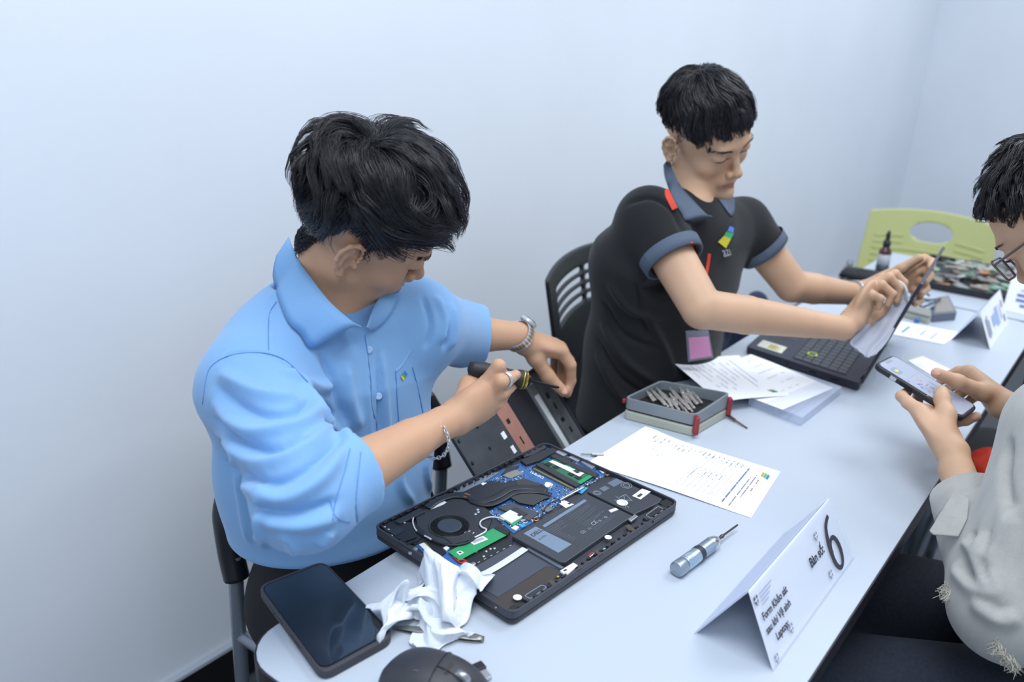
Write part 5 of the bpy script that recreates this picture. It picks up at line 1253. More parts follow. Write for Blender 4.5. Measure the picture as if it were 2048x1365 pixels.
# ================================================================ person in the light blue shirt
import time as _t; _t0 = _t.time()
SK1 = skinmat('tan skin', 'C59A7C'); HAIRM = mat('black hair', '1C1B21', 0.36, spec=0.6)
NAILM = mat('fingernail', 'D9A796', 0.35)
def limb(S, P, rr, k=.004): S.chain(P, rr, 'u', k)
def finger(S, pts, rr=(.0098, .0090, .0082, .0070), k=.003): S.chain(pts, [q*.93 for q in rr], 'u', k)
def body_obj(name, S, h, m, par, it=2, extra=None):
    v, f = S.mesh(h); v = relax(v, f, it); s = Surf(v, f)
    if extra: extra(s); s.renew()
    o = obj(name, (s.v, s.f), m, par, smooth=True); return o, s
def paint(o, m, test):
    """give the faces picked by test(centres) a second material"""
    o.data.materials.append(m); k = len(o.data.materials)-1; n = len(o.data.polygons); c = np.empty(n*3); o.data.polygons.foreach_get('center', c)
    c = c.reshape(-1, 3)+origin_of(o.parent); idx = np.zeros(n, np.int32); o.data.polygons.foreach_get('material_index', idx); idx[test(c)] = k; o.data.polygons.foreach_set('material_index', idx)
def lips(F): 
    def t(c):
        q = F.loc(c); x, y, z = q.T; up = -.0515-.0045*(np.abs(x)/.022)**2; dn = -.0682+.0085*(np.abs(x)/.021)**2
        return (np.abs(x) < .0215) & (z < up) & (z > dn) & (y > .086)
    return t
Q1 = thing('person', 'person in a light blue shirt with rolled sleeves bending over the opened laptop', 'person', (.78, .86, 0))
FH = Frame((.767, .853, 1.169), (-.702, -.606, -.374), (.701, -.497, -.512), (.124, -.622, .773))
B = Solid()
neck1 = dd(652, 655, 1.20)
head_solid(B, FH, neck1, .0450, nf=-.016)
shR, shL = dd(512, 752, 1.10), dd(832, 632, 1.29)
elR, wrR = dd(612, 1000, .945), dd(885, 848, 1.09)
elL, wrL = dd(925, 668, 1.50), dd(1035, 672, 1.53)
c2 = (shR+shL)/2+V(0, .03, -.03)
B.ecap(c2+V(0, 0, -.12), c2+V(0, .0, .0), shL-shR, (.10, .06), (.11, .055), k=.04)
B.cone(neck1, c2, .056, .06, k=.04)
B.cone(shR, c2, .035, .05, k=.03); B.cone(shL, c2, .035, .05, k=.03)
limb(B, [shR, elR], [.040, .036]); limb(B, [elR, elR+(wrR-elR)*.35, elR+(wrR-elR)*.75, wrR], [.0345, .0350, .0270, .0212], .004)
limb(B, [shL, elL], [.040, .034]); limb(B, [elL, elL+(wrL-elL)*.4, wrL], [.033, .031, .0245], .004)
# right hand, closed round the driver
p = lambda x, y, d: dd(820+x*.26382, 600+y*.26382, d)
def palm(S, w, mc, r0=.0185, r1=.0125, k=.010, t0=.10, wide=None):
    for i, q in enumerate(mc): S.cone(w+(q-w)*t0, q, r0, r1*(1, 1, .96, .88)[i], k=k)
    c = w*.42+(mc[1]+mc[2])/2*.58; a = nrm((mc[1]+mc[2])/2-w); u = nrm(mc[0]-mc[3]); u = nrm(u-a*(u @ a)); nn_ = np.cross(a, u); L = np.linalg.norm((mc[1]+mc[2])/2-w); W_ = np.linalg.norm(mc[0]-mc[3])
    S.ell(c, (L*.52, W_*.5+.008, .0150), np.array([a, u, nn_]).T, k=.010)
wr2 = p(330, 905, 1.105); B.cone(wrR, wr2, .0212, .0215, k=.006)
mcp = [p(580, 640, 1.122), p(606, 694, 1.122), p(618, 760, 1.130), p(600, 828, 1.140)]
palm(B, wr2, mcp)
finger(B, [mcp[0], p(672, 505, 1.112), p(690, 560, 1.150), p(640, 640, 1.172)], (.0122, .0102, .0090, .0078))
finger(B, [mcp[1], p(690, 622, 1.108), p(760, 592, 1.132), p(803, 570, 1.146)], (.0122, .0100, .0088, .0076))
finger(B, [mcp[2], p(690, 712, 1.122), p(745, 672, 1.146), p(786, 644, 1.158)], (.0118, .0094, .0084, .0072))
finger(B, [mcp[3], p(655, 790, 1.130), p(700, 745, 1.154), p(735, 705, 1.172)], (.0108, .0086, .0078, .0068))
finger(B, [wr2, p(455, 650, 1.150), p(560, 570, 1.168), p(660, 590, 1.178)], (.016, .0140, .0110, .0090), .010)
# left hand, pinching the edge of the cover
wl2 = dd(1047, 684, 1.545); B.cone(wrL, wl2, .0240, .0230, k=.006)
mi = [dd(1123, 705, 1.575), dd(1119, 697, 1.600), dd(1109, 690, 1.622), dd(1096, 687, 1.640)]
palm(B, wl2, mi, .0200, .0135)
finger(B, [mi[0], dd(1141, 730, 1.582), dd(1142, 762, 1.600), dd(1135, 788, 1.604)], (.0138, .0116, .0104, .0086))
finger(B, [mi[1], dd(1138, 722, 1.612), dd(1137, 750, 1.632), dd(1131, 772, 1.636)], (.0135, .0112, .0100, .0085))
finger(B, [mi[2], dd(1126, 716, 1.640), dd(1124, 744, 1.660), dd(1118, 764, 1.662)], (.0130, .0108, .0096, .0080))
finger(B, [mi[3], dd(1110, 712, 1.655), dd(1108, 736, 1.672), dd(1104, 752, 1.674)], (.0120, .0098, .0088, .0075))
finger(B, [wl2+(mi[0]-wl2)*.15, dd(1071, 716, 1.556), dd(1095, 752, 1.574), dd(1127, 784, 1.588)], (.0180, .0165, .0135, .0108), .008)
print('solid', len(B.P)); 
body1, sb1 = body_obj('body', B, .0022, SK1, Q1)
print('body1', _t.time()-_t0, len(body1.data.polygons))
paint(body1, LIP, lips(FH))
eyebrow(FH, HAIRM, Q1, sb1); lashes(FH, HAIRM, Q1, sb1)
def lim1(a):
    b = abs(a)
    pts = [(0, 10), (25, 12), (45, 10), (62, 6), (72, -6), (79, -8), (86, 6), (96, 11), (112, 3), (124, -24), (150, -50), (180, -54)]
    return float(np.interp(b, [q[0] for q in pts], [q[1] for q in pts]))
hair(FH, Q1, HAIRM, lim1, (.083, .099, .091), cen=(0, -.004, .046), whorl=(.05, -.55, .83), n_lock=540, per=30, length=.088, lift=.031, wave=.85, seed=4, thick=.00052, droop=.10, curl=1.0, fly=420, spread=.0066, tipup=.006, seg=11)
stubble(FH, Q1, sb1, HAIRM, [(0, 30), (55, 30), (66, 6), (76, -15), (81, -20), (86, -6), (92, -4), (106, -4), (116, -22), (128, -46), (140, -62), (155, -68), (180, -70)], [(0, 40), (180, 40)], count=9000, length=.026, lift=.006)
print('hair1', _t.time()-_t0)
stubble(FH, Q1, sb1, HAIRM, [(0, 60), (110, 60), (120, -34), (135, -48), (150, -56), (180, -60)], [(0, 30), (180, 30)], count=2600, length=.042, lift=.010, seed=9, w=.0006, out=.6)
# the shirt
SH1 = mat('light blue cotton', '7DABDA', 0.80, bump=.18, bscale=900, sheen=.25)
S = Solid(); su = nrm(shL-shR)
sR, sL = shR+V(.0, .0, -.012), shL+V(0, 0, -.012)
ch = dd(648, 745, 1.25); wa = dd(660, 915, 1.31); he = dd(668, 1050, 1.345)
up_ = dd(650, 655, 1.235)
S.ecap(up_, ch, su, (.135, .075), (.175, .110), k=.04); S.ecap(ch, wa, su, (.175, .112), (.172, .125), k=.04); S.ecap(wa, he, su, (.172, .125), (.168, .135), k=.03)
S.cone(sR, up_, .060, .060, k=.06); S.cone(sL, up_, .060, .060, k=.06)
S.cone(neck1+V(0, .01, -.015), up_, .060, .07, k=.04)
S.cone(sR, elR, .060, .054, k=.03); S.cone(elR, elR+(wrR-elR)*.26, .056, .048, k=.02)
cuffR = elR+(wrR-elR)*.335; cd_ = nrm(wrR-elR)
S.ecap(elR+(wrR-elR)*.10, cuffR, V(0, 0, 1), (.054, .048), (.051, .047), k=.004)
S.cone(sL, elL, .062, .056, k=.035); S.cone(elL, elL+(wrL-elL)*.25, .056, .050, k=.02)
cuffL = elL+(wrL-elL)*.36
S.ecap(elL+(wrL-elL)*-.10, cuffL, V(0, 0, 1), (.052, .048), (.053, .048), k=.006)
# openings
S.cone(elR+(wrR-elR)*.22, wrR, .0415, .0435, 's', .004)
S.add(lambda q, a=cuffR+cd_*.004, n_=cd_: -(np.maximum((q-a) @ -n_, np.linalg.norm(q-a, axis=1)-.075))*-1, cuffR-.08, cuffR+.08, 's', .002)
dl = nrm(wrL-elL); S.add(lambda q, a=cuffL+dl*.004, n_=dl: np.maximum((q-a) @ -n_, np.linalg.norm(q-a, axis=1)-.075), cuffL-.08, cuffL+.08, 's', .002)
S.cone(elL+(wrL-elL)*.05, wrL, .042, .045, 's', .004)
S.cone(neck1+V(0, 0, -.045), FH(0, -.02, -.09), .057, .064, 's', .008)
S.cone(dd(712, 668, 1.13), dd(705, 625, 1.10), .018, .040, 's', .010)
hn = nrm(V(0.05, .02, 1))
S.add(lambda q, a=he+V(0, 0, .012): (q-a) @ hn, he-.3, he+V(.3, .3, .012), 's', .01)
def folds1(s):
    s.wrinkle(.0016, 16, 3, (1, 1, .7)); s.renew()
    for a in ([(436, 742), (520, 790), (600, 800)], [(420, 800), (500, 865), (600, 850), (650, 800)], [(425, 860), (520, 930), (610, 900), (680, 838)], [(470, 960), (560, 1000), (640, 960), (690, 890)], [(520, 1040), (600, 1050), (680, 1030)],
              [(560, 735), (620, 775), (670, 770)], [(600, 760), (650, 840), (700, 870)], [(690, 720), (700, 800), (720, 860)]):
        s.fold(a, .0085, .0110)
    for a in ([(430, 772), (510, 825), (600, 822), (640, 790)], [(422, 835), (520, 900), (620, 870)], [(445, 920), (540, 968), (640, 920), (690, 860)], [(500, 1010), (590, 1030), (680, 1000)], [(618, 770), (635, 805), (665, 840)], [(640, 700), (672, 780), (690, 850)]):
        s.fold(a, .0060, -.0100)
    for a in ([(470, 880), (485, 1000), (500, 1090)], [(560, 1060), (585, 1085), (590, 1108)], [(660, 1060), (640, 1090)], [(530, 950), (520, 1040), (530, 1100)]):
        s.fold(a, .0075, .0085)
    for a in ([(820, 880), (800, 960), (830, 1010)], [(860, 860), (850, 930), (862, 990)], [(760, 700), (770, 800), (775, 880)], [(870, 590), (890, 640), (880, 690)], [(905, 605), (910, 660), (900, 700)]):
        s.fold(a, .0065, .0070)
    for a in ([(845, 590), (862, 650), (850, 700)], [(890, 610), (895, 660), (890, 700)], [(755, 700), (760, 780), (758, 900)]):
        s.fold(a, .0045, -.0065)
    # seams
    for a in ([(432, 742), (455, 712), (500, 704), (545, 712), (580, 735), (612, 772)], [(540, 596), (538, 640), (540, 700)]):
        s.fold(a, .0018, -.0018, False); s.fold([(x+3, y-5) for x, y in a], .003, .0012, False)
    s.fold([(737, 672), (740, 760), (748, 840), (756, 910)], .0020, -.0016, False); s.fold([(729, 672), (733, 760), (741, 840), (749, 912)], .005, .0020, False)
    s.fold([(722, 905), (716, 960), (712, 1010), (715, 1045)], .0020, -.0016, False)
print('shirt', len(S.P))
shirt1, ss1 = body_obj('shirt', S, .0032, SH1, Q1, 3, folds1)
print('shirt1', _t.time()-_t0, len(shirt1.data.polygons))
# collar
def collar(inner, outer, surf, m, par, lift_o=.004, t=.0016, n=9, name='collar', bulge=.006, neckS=None, dfl=1.2):
    I = smooth_path([(x, y, d) for x, y, d in inner], n); O_ = smooth_path([(x, y, d) for x, y, d in outer], n); G = []
    for a, b in zip(I, O_):
        pa = dd(*a); h = surf.hit(b[0], b[1], lift_o) if b[2] == 0 else None
        pb = h if h is not None else dd(b[0], b[1], b[2] if b[2] else dfl)
        mid = (pa+pb)/2+nrm(CAM-(pa+pb)/2)*bulge; G.append([(1-s)**2*pa+2*s*(1-s)*mid+s*s*pb for s in np.linspace(0, 1, 6)])
    return obj(name, sheet(G, t), m, par, smooth=True), G

def H1(x, y, l=.004): return ss1.hit(x, y, l, 1.2)
CLM = mat('light blue collar', '7DABDA', 0.75, bump=.12, bscale=900)
collar([(577, 474, 1.215), (592, 512, 1.165), (622, 556, 1.120), (658, 602, 1.090), (700, 640, 1.085), (722, 656, 1.095)], [(552, 512, 0), (546, 560, 0), (572, 636, 0), (600, 668, 0), (628, 697, 0), (690, 650, 0)], ss1, CLM, Q1, lift_o=.006, bulge=.010)
collar([(735, 655, 1.125), (742, 630, 1.15), (752, 606, 1.175), (765, 585, 1.20)], [(742, 664, 0), (760, 655, 0), (783, 628, 0), (800, 586, 0)], ss1, CLM, Q1, lift_o=.006, bulge=.008)
print('collar')
# placket edge, pocket, buttons, mark
def ribbon(s, pts, w_, lift, t=.0006, n=5):
    P = s.path(pts, lift, n); N = [nrm(CAM-q) for q in P]; return strap(P, N, w_, t)
pk = ss1.path([(792, 742), (797, 830), (806, 870), (848, 852), (826, 735)], .0012, 4)
obj('pocket_seam', tube(pk, .0007, 5), mat('seam thread', '5E93D6', 0.8), Q1, smooth=True)
obj('pocket_hem', ribbon(ss1, [(792, 742), (805, 728), (822, 700)], .0035, .0012), CLM, Q1)
for x, y in ((757, 793), (767, 886), (738, 700)):
    c = H1(x, y, .0030); obj('button', lathe([(0, .0050), (.0014, .0052), (.0018, .0040), (.0014, .0015)], c, nrm(CAM-c), 16), mat('pale button', 'A9C6EC', 0.25), Q1, smooth=True)
o_ = H1(803, 757, .0022); lu_ = nrm(H1(812, 748, .0022)-o_); lv_ = nrm(H1(808, 764, .0022)-o_)
for k, c in enumerate(('E3C93A', '3FAE5E', '3B7FD0')):
    P = [o_+lu_*(.0005+.0042*k)+lv_*(-.002-.001*k), o_+lu_*(.0043+.0042*k)+lv_*(-.003-.001*k), o_+lu_*(.0043+.0042*k)+lv_*(.005-.001*k), o_+lu_*(.0005+.0042*k)+lv_*(.006-.001*k)]
    obj('striped_mark', slab(P, nrm(CAM-o_), .0004), mat('mark y'+c, c, 0.6), Q1)
# trousers, seat to shoes
TR1 = mat('black trousers', '17181B', 0.85, bump=.1, bscale=700)
def trousers(name, pel, kn, ft, m, par, r0=.105, fold_=None, belt=True):
    T = Solid(); sdir = nrm(kn[1]-kn[0])
    hips = [pel-sdir*.085, pel+sdir*.085]
    T.ecap(pel+V(0, 0, .10), pel+V(0, 0, -.01), sdir, (.155, .120), (.175, .130), k=.03)
    for h, k, f_ in zip(hips, kn, ft):
        T.cone(h, k, r0*.92, .070, k=.04); T.cone(k, f_+V(0, 0, .10), .066, .052, k=.03)
        T.cone(f_+V(0, 0, .10), f_+V(0, 0, .05), .052, .050, k=.01)
    v, f = T.mesh(.007); v = relax(v, f, 2); s = Surf(v, f); s.wrinkle(.004, 9, 5); o = obj(name, (s.v, s.f), m, par, smooth=True)
    fw = nrm((kn[0]+kn[1])/2-pel)
    fw = nrm(V(fw[0], fw[1], 0))
    for f_ in ft:
        Z = Solid(); Z.cone(f_+V(0, 0, .045), f_+fw*.14+V(0, 0, .030), .040, .032, k=.02); Z.cone(f_-fw*.03+V(0, 0, .04), f_+V(0, 0, .06), .036, .040, k=.02); Z.add(lambda q: q[:, 2]-.0-.001+0*q[:, 0] if False else (.002-q[:, 2]), f_-.3, f_+V(.3, .3, 0), 's', .002) if False else None
        v, f = Z.mesh(.006); v = np.array(v); v[:, 2] = np.maximum(v[:, 2], .004); obj('shoe', (v, f), mat('black shoe', '1A1A1C', 0.5), par, smooth=True)
    return o, s
trousers('trousers', V(.80, .93, .545), [V(.70, .52, .56), V(.95, .50, .56)], [V(.72, .45, 0), V(.96, .42, 0)], TR1, Q1)
# metal watch, bracelet and ring
GLD = mat('watch gold', 'CFAE6A', 0.35, .65); STL = mat('watch steel', 'CDD0D6', 0.35, .65)
wd_ = nrm(wl2-wrL); wc0 = dd(1036, 672, 1.530)
wr_ = link_band(wc0, wd_, V(0, 0, 1), .0285, .0280, Q1, STL, GLD, 'wristwatch', 28, .016)
wup = nrm(V(0.25, -.1, 1)-wd_*(V(.25, -.1, 1) @ wd_))
obj('watch_case', lathe([(0, .0150), (.002, .0170), (.006, .0170), (.008, .0150)], wc0+wup*.0275, wup, 28), STL, wr_, smooth=False)
obj('watch_glass', lathe([(0, .0140), (.0015, .0125)], wc0+wup*.0355, wup, 24), mat('watch dial', '2B2F36', 0.08), wr_)
bx = nrm(wr2-wrR); bc_ = dd(862, 877, 1.075); bup = nrm(V(0, 0, 1)-bx*bx[2]); bsd = np.cross(bx, bup)
BR = bpy.data.objects.new('chain_bracelet', None); COL.objects.link(BR); BR.parent = Q1; BR.location = (bc_-origin_of(Q1)).tolist()
for k in range(34):
    a = 2*math.pi*k/34; q = bc_+bup*math.cos(a)*.0262+bsd*math.sin(a)*.0275+bx*.004*math.sin(a*1+.5); tg = nrm(-bup*math.sin(a)*.0262+bsd*math.cos(a)*.0275); nn_ = nrm(q-bc_) if k % 2 else bx; mm = np.cross(tg, nn_)
    obj('chain_link', tube([q+tg*.0040*math.cos(t)+mm*.0023*math.sin(t) for t in np.linspace(0, 6.283, 11)[:-1]], .0007, 5, closed=True), STL, BR, smooth=True)
rc = p(708, 640, 1.112); rx_ = nrm(p(760, 592, 1.132)-p(690, 622, 1.108))
ru = nrm(np.cross(rx_, V(0, 0, 1))); rv = np.cross(rx_, ru); rc = p(690, 622, 1.108)*.6+p(760, 592, 1.132)*.4
obj('finger_ring', join(tube([rc+ru*.0104*math.cos(t)+rv*.0104*math.sin(t)-rx_*.0018 for t in np.linspace(0, 6.283, 25)[:-1]], .0012, 6, closed=True), tube([rc+ru*.0104*math.cos(t)+rv*.0104*math.sin(t)+rx_*.0018 for t in np.linspace(0, 6.283, 25)[:-1]], .0012, 6, closed=True)), STL, Q1, smooth=True)
# the driver held in the right fist
d0, d1 = dd(936, 735, 1.146), dd(1052, 761, 1.158); dx = nrm(d1-d0); Ld = np.linalg.norm(d1-d0)
SDV = thing('screwdriver', 'black handled screwdriver gripped in the fist of the person in the blue shirt', 'screwdriver', ((d0+d1)/2).tolist())
obj('handle', lathe([(0, .004), (.002, .0085), (.008, .0112), (.020, .0120), (.045, .0108), (Ld*.78, .0105), (Ld*.86, .0128), (Ld*.97, .0132), (Ld, .0120)], d0, dx, 24), mat('black rubber grip', '202228', 0.55), SDV, smooth=True)
obj('gold_collar', lathe([(Ld*.93, .0136), (Ld*.955, .0138), (Ld*.96, .0130), (Ld*1.0, .0126), (Ld*1.02, .0110)], d0, dx, 24), mat('brass ring', 'B79B3E', 0.3, 0.9), SDV, smooth=True)
obj('blade', lathe([(Ld*1.0, .0105), (Ld*1.06, .0080), (Ld*1.10, .0045), (Ld*1.12, .0024), (Ld*1.55, .0020), (Ld*1.58, .0012)], d0, dx, 14), mat('dark blade', '2A2B2D', 0.3, 0.8), SDV, smooth=True)

TH = mat('stitch line', '5D8CC6', .85)
for pts in ([(405, 809), (414, 750), (429, 727), (458, 712), (496, 706), (537, 708), (575, 724), (616, 765)], [(537, 708), (538, 633), (553, 604)], [(730, 671), (735, 706), (742, 765), (743, 809), (754, 853), (752, 889)], [(722, 905), (716, 960), (712, 1010), (715, 1045)],
            [(660, 1000), (672, 1035), (700, 1046)], [(700, 898), (690, 940), (672, 1000), (665, 1042)]):
    q = ss1.path(pts, .0004, 5)
    if len(q) > 3: obj('seam', tube(q, .0007, 5), TH, Q1, smooth=True)
# ================================================================ person in the black polo shirt
Q2 = thing('person', 'person in a black polo shirt with grey collar wiping the second laptop screen', 'person', (1.62, .85, 0))
SK2 = skinmat('light skin', 'C9A386')
G2 = Frame((1.617, .773, 1.232), (-.876, .362, -.318), (-.23, -.894, -.385), (-.423, -.264, .867))
B = Solid(); nb2 = dd(1386, 414, 1.715); head_solid(B, G2, nb2, .0385, jaw=.96, nf=-.030)
shR, shL = dd(1298, 434, 1.66), dd(1486, 446, 1.86)
elR, wrR = dd(1404, 618, 1.580), dd(1686, 657, 1.665)
elL, wrL = dd(1584, 572, 1.900), dd(1706, 588, 1.990)
c2 = (shR+shL)/2+V(0, .02, -.03)
B.ecap(c2+V(0, 0, -.10), c2, shL-shR, (.09, .05), (.10, .05), k=.03); B.cone(nb2, c2, .038, .05, k=.02); B.cone(shR, c2, .03, .05, k=.03); B.cone(shL, c2, .03, .05, k=.03)
limb(B, [shR, elR], [.046, .0385]); limb(B, [elR, elR+(wrR-elR)*.30, elR+(wrR-elR)*.72, wrR], [.0370, .0365, .0280, .0230])
limb(B, [shL, elL], [.043, .0370]); limb(B, [elL, elL+(wrL-elL)*.35, wrL], [.0360, .0350, .0255])
mc_ = [dd(1767, 560, 1.715), dd(1752, 568, 1.700), dd(1740, 584, 1.682), dd(1731, 600, 1.668)]
w2 = dd(1702, 644, 1.672); B.cone(wrR, w2, .0230, .0220, k=.006); palm(B, w2, mc_, .0190, .0130)
finger(B, [mc_[0], dd(1790, 548, 1.715), dd(1808, 566, 1.715), dd(1806, 588, 1.712)], (.0115, .0098, .0088, .0075))
finger(B, [mc_[1], dd(1778, 555, 1.690), dd(1799, 577, 1.692), dd(1794, 602, 1.696)], (.0120, .0102, .0090, .0078))
finger(B, [mc_[2], dd(1763, 570, 1.668), dd(1785, 589, 1.668), dd(1776, 609, 1.676)], (.0118, .0100, .0090, .0078))
finger(B, [mc_[3], dd(1745, 590, 1.650), dd(1761, 598, 1.652), dd(1757, 615, 1.662)], (.0110, .0092, .0084, .0072))
finger(B, [w2, dd(1735, 640, 1.700), dd(1757, 626, 1.702), dd(1772, 614, 1.700)], (.0165, .0140, .0110, .0092), .008)
w3 = dd(1722, 585, 1.985); B.cone(wrL, w3, .0262, .0245, k=.006)
ml = [dd(1822, 532, 1.975), dd(1824, 545, 1.990), dd(1822, 560, 1.998), dd(1815, 574, 2.000)]
palm(B, w3, ml, .0205, .0135)
finger(B, [ml[0], dd(1848, 517, 1.990), dd(1864, 524, 1.970), dd(1862, 536, 1.945)], (.0130, .0112, .0100, .0088))
finger(B, [ml[1], dd(1852, 538, 1.995), dd(1860, 552, 1.975), dd(1850, 564, 1.950)], (.0130, .0112, .0100, .0088))
finger(B, [ml[2], dd(1848, 564, 1.995), dd(1852, 578, 1.970), dd(1842, 588, 1.945)], (.0128, .0110, .0098, .0086))
finger(B, [ml[3], dd(1838, 588, 1.990), dd(1840, 602, 1.965), dd(1830, 608, 1.940)], (.0118, .0100, .0090, .0080))
finger(B, [w3, dd(1765, 560, 1.955), dd(1803, 538, 1.925), dd(1838, 517, 1.905)], (.0180, .0160, .0125, .0105), .008)
body2, sb2 = body_obj('body', B, .0022, SK2, Q2)
paint(body2, LIP, lips(G2)); eyebrow(G2, HAIRM, Q2, sb2); lashes(G2, HAIRM, Q2, sb2)
def lim2(a):
    return float(np.interp(abs(a), [0, 14, 24, 40, 58, 68, 84, 112, 130, 150, 180], [14, 15, 5, 1, -3, -1, 6, 4, -4, -14, -18]))
hair(G2, Q2, HAIRM, lim2, (.082, .098, .091), cen=(0, -.004, .047), whorl=(.0, -.42, .90), n_lock=430, per=20, length=.085, lift=.015, wave=.35, seed=8, thick=.0008, droop=.30, curl=.3, fly=50, spread=.0060, tipup=.0, seg=9)
stubble(G2, Q2, sb2, mat('cropped hair', '35302F', 0.6), [(0, 40), (58, 40), (66, -4), (75, -16), (81, -22), (86, -8), (92, -7), (106, -7), (118, -18), (140, -36), (180, -42)], [(0, 30), (180, 30)], count=5200, length=.008, lift=.0012, w=.0005, out=.6)
PB2 = mat('black polo cotton', '0F1115', 0.88, bump=.2, bscale=900, sheen=.1); GRB = mat('slate grey rib', '566274', 0.85, bump=.3, bscale=700)
S = Solid(); su = nrm(shL-shR)
up_, ch, wa, he = dd(1380, 456, 1.755), dd(1338, 525, 1.80), dd(1306, 690, 1.865), dd(1294, 800, 1.90)
S.ecap(up_, ch, su, (.145, .060), (.190, .116), k=.04); S.ecap(ch, wa, su, (.190, .116), (.160, .122), k=.04); S.ecap(wa, he+V(0, 0, -.03), su, (.162, .124), (.172, .140), k=.03)
S.cone(shR+V(0, 0, -.008), up_, .056, .058, k=.05); S.cone(shL+V(0, 0, -.008), up_, .054, .058, k=.05); S.cone(nb2+V(0, .01, -.022), up_, .052, .066, k=.04)
def sleeve(S, sh, el, t, r0, r1):
    e = sh+(el-sh)*t; d = nrm(el-sh); S.cone(sh, e, r0, r1, k=.02)
    S.add(lambda q, a=e+d*.0, n_=d: np.maximum((q-a) @ -n_, np.linalg.norm(q-a, axis=1)-.085), e-.085, e+.085, 's', .002); S.cone(sh+(el-sh)*(t-.2), el, r1*.86, r1*.90, 's', .003)
    return e, d
eR, dR = sleeve(S, shR, elR, .50, .060, .056); eL, dL = sleeve(S, shL, elL, .46, .056, .053)
S.cone(nb2+V(0, 0, -.045), G2(0, -.02, -.09), .054, .066, 's', .006)
S.cone(dd(1424, 440, 1.63), dd(1424, 398, 1.62), .012, .034, 's', .008)
S.add(lambda q, a=he+V(0, 0, -.04): (q-a) @ V(0, 0, 1), he-.3, he+V(.3, .3, -.04), 's', .01)
def folds2(s):
    s.wrinkle(.0015, 15, 7, (1, 1, .7)); s.renew()
    for a in ([(1215, 560), (1260, 620), (1330, 640)], [(1200, 640), (1250, 720), (1320, 770)], [(1190, 700), (1240, 790), (1300, 830)], [(1290, 620), (1330, 700), (1350, 760)]): s.fold(a, .008, .009)
    for a in ([(1205, 600), (1250, 670), (1325, 700)], [(1190, 670), (1240, 755), (1310, 800)], [(1270, 560), (1280, 620), (1300, 680)], [(1250, 410), (1300, 395), (1345, 420), (1365, 470)]): s.fold(a, .006, -.008)
shirt2, ss2 = body_obj('polo_shirt', S, .0038, PB2, Q2, 3, folds2)
def band(S_, e, d, r0, r1, w_, m, par, name='sleeve_band', sides=28):
    sd = nrm(np.cross(d, V(0, 0, 1))); up = np.cross(sd, d); G = []
    for h, r in ((-w_, r0), (-w_*.5, (r0+r1)/2+.0006), (0, r1), (.0005, r1-.004), (-w_*.5, r1-.005)): G.append([e+d*h+(sd*math.cos(a)+up*math.sin(a))*r for a in np.linspace(0, 2*math.pi, sides)])
    return obj(name, sheet(G), m, par, smooth=True)
band(None, eR, dR, .0625, .0600, .026, GRB, Q2); band(None, eL, dL, .0590, .0565, .024, GRB, Q2)
collar([(1341, 312, 1.78), (1345, 340, 1.71), (1362, 372, 1.655), (1388, 402, 1.630), (1413, 428, 1.625), (1424, 434, 1.63)], [(1328, 330, 0), (1332, 362, 0), (1345, 395, 0), (1362, 425, 0), (1376, 444, 0), (1413, 436, 0)], ss2, GRB, Q2, lift_o=.006, bulge=.008, dfl=1.70)
collar([(1438, 398, 1.700), (1448, 398, 1.72), (1460, 396, 1.74), (1466, 390, 1.76)], [(1462, 432, 0), (1467, 430, 0), (1470, 418, 0), (1470, 402, 0)], ss2, GRB, Q2, lift_o=.006, bulge=.006, dfl=1.72)
RL = mat('red lanyard', 'E2452C', 0.6)
for pts, w_ in (([(1328, 328), (1325, 345), (1328, 368), (1337, 392), (1350, 418)], .011), ([(1382, 484), (1386, 500), (1391, 520), (1396, 540)], .006), ([(1419, 508), (1416, 530), (1411, 556)], .006)):
    P = ss2.path(pts, .0085, 4); N_ = [nrm(CAM-q) for q in P]; obj('lanyard', strap(P, N_, w_, .001), RL, Q2)
def decal(surf, c4, lift=.002): return [surf.hit(x, y, lift, 1.75) for x, y in c4]
for k, (c4, c) in enumerate((([(1436, 484), (1448, 472), (1462, 478), (1452, 497)], 'D9D13A'), ([(1448, 472), (1453, 463), (1468, 467), (1462, 478)], '39A866'), ([(1455, 462), (1460, 452), (1468, 456), (1467, 466)], '5B7FD8'))):
    P = decal(ss2, c4, .004); obj('chest_mark', slab(P, nrm(CAM-P[0]), .0006), mat('print '+c, c, .6), Q2)
tl, tr = ss2.hit(1447, 515, .016, 1.7), ss2.hit(1478, 505, .016, 1.8)
obj('chest_lettering', text_vf('azi', .030, tl, tr-tl, nrm(np.cross(np.cross(V(0, 0, 1), tr-tl) if False else nrm(CAM-tl), tr-tl)), .001, .01), mat('dim grey print', '7D828C', .6), Q2)
bq = [dd(1371, 662, 1.70), dd(1416, 660, 1.72), dd(1426, 716, 1.73), dd(1376, 724, 1.71)]
bn = nrm(np.cross(bq[1]-bq[0], bq[3]-bq[0])); bn = bn if bn @ (CAM-bq[0]) > 0 else -bn
BG = bpy.data.objects.new('name_badge', None); COL.objects.link(BG); BG.parent = Q2; BG.location = (bq[0]-origin_of(Q2)).tolist()
obj('badge_sleeve', slab(bq, bn, .0015), mat('clear badge sleeve', '9AA0B0', 0.25, alpha=.55), BG); ctr = sum(bq)/4
obj('pink_card', slab([x+(ctr-x)*.14+bn*.0018 for x in (bq[0]*.82+bq[3]*.18, bq[1]*.82+bq[2]*.18, bq[2], bq[3])], bn, .0006), mat('pink card', 'D592BC', .6), BG)
obj('lanyard', tube([ss2.hit(1411, 560, .005, 1.7), dd(1408, 610, 1.66), dd(1394, 661, 1.70)], .0022, 6), mat('dark cord', '1B1B20', .7), BG)
trousers('trousers', V(1.62, .90, .560), [V(1.50, .50, .56), V(1.76, .48, .56)], [V(1.50, .42, 0), V(1.77, .40, 0)], TR1, Q2)
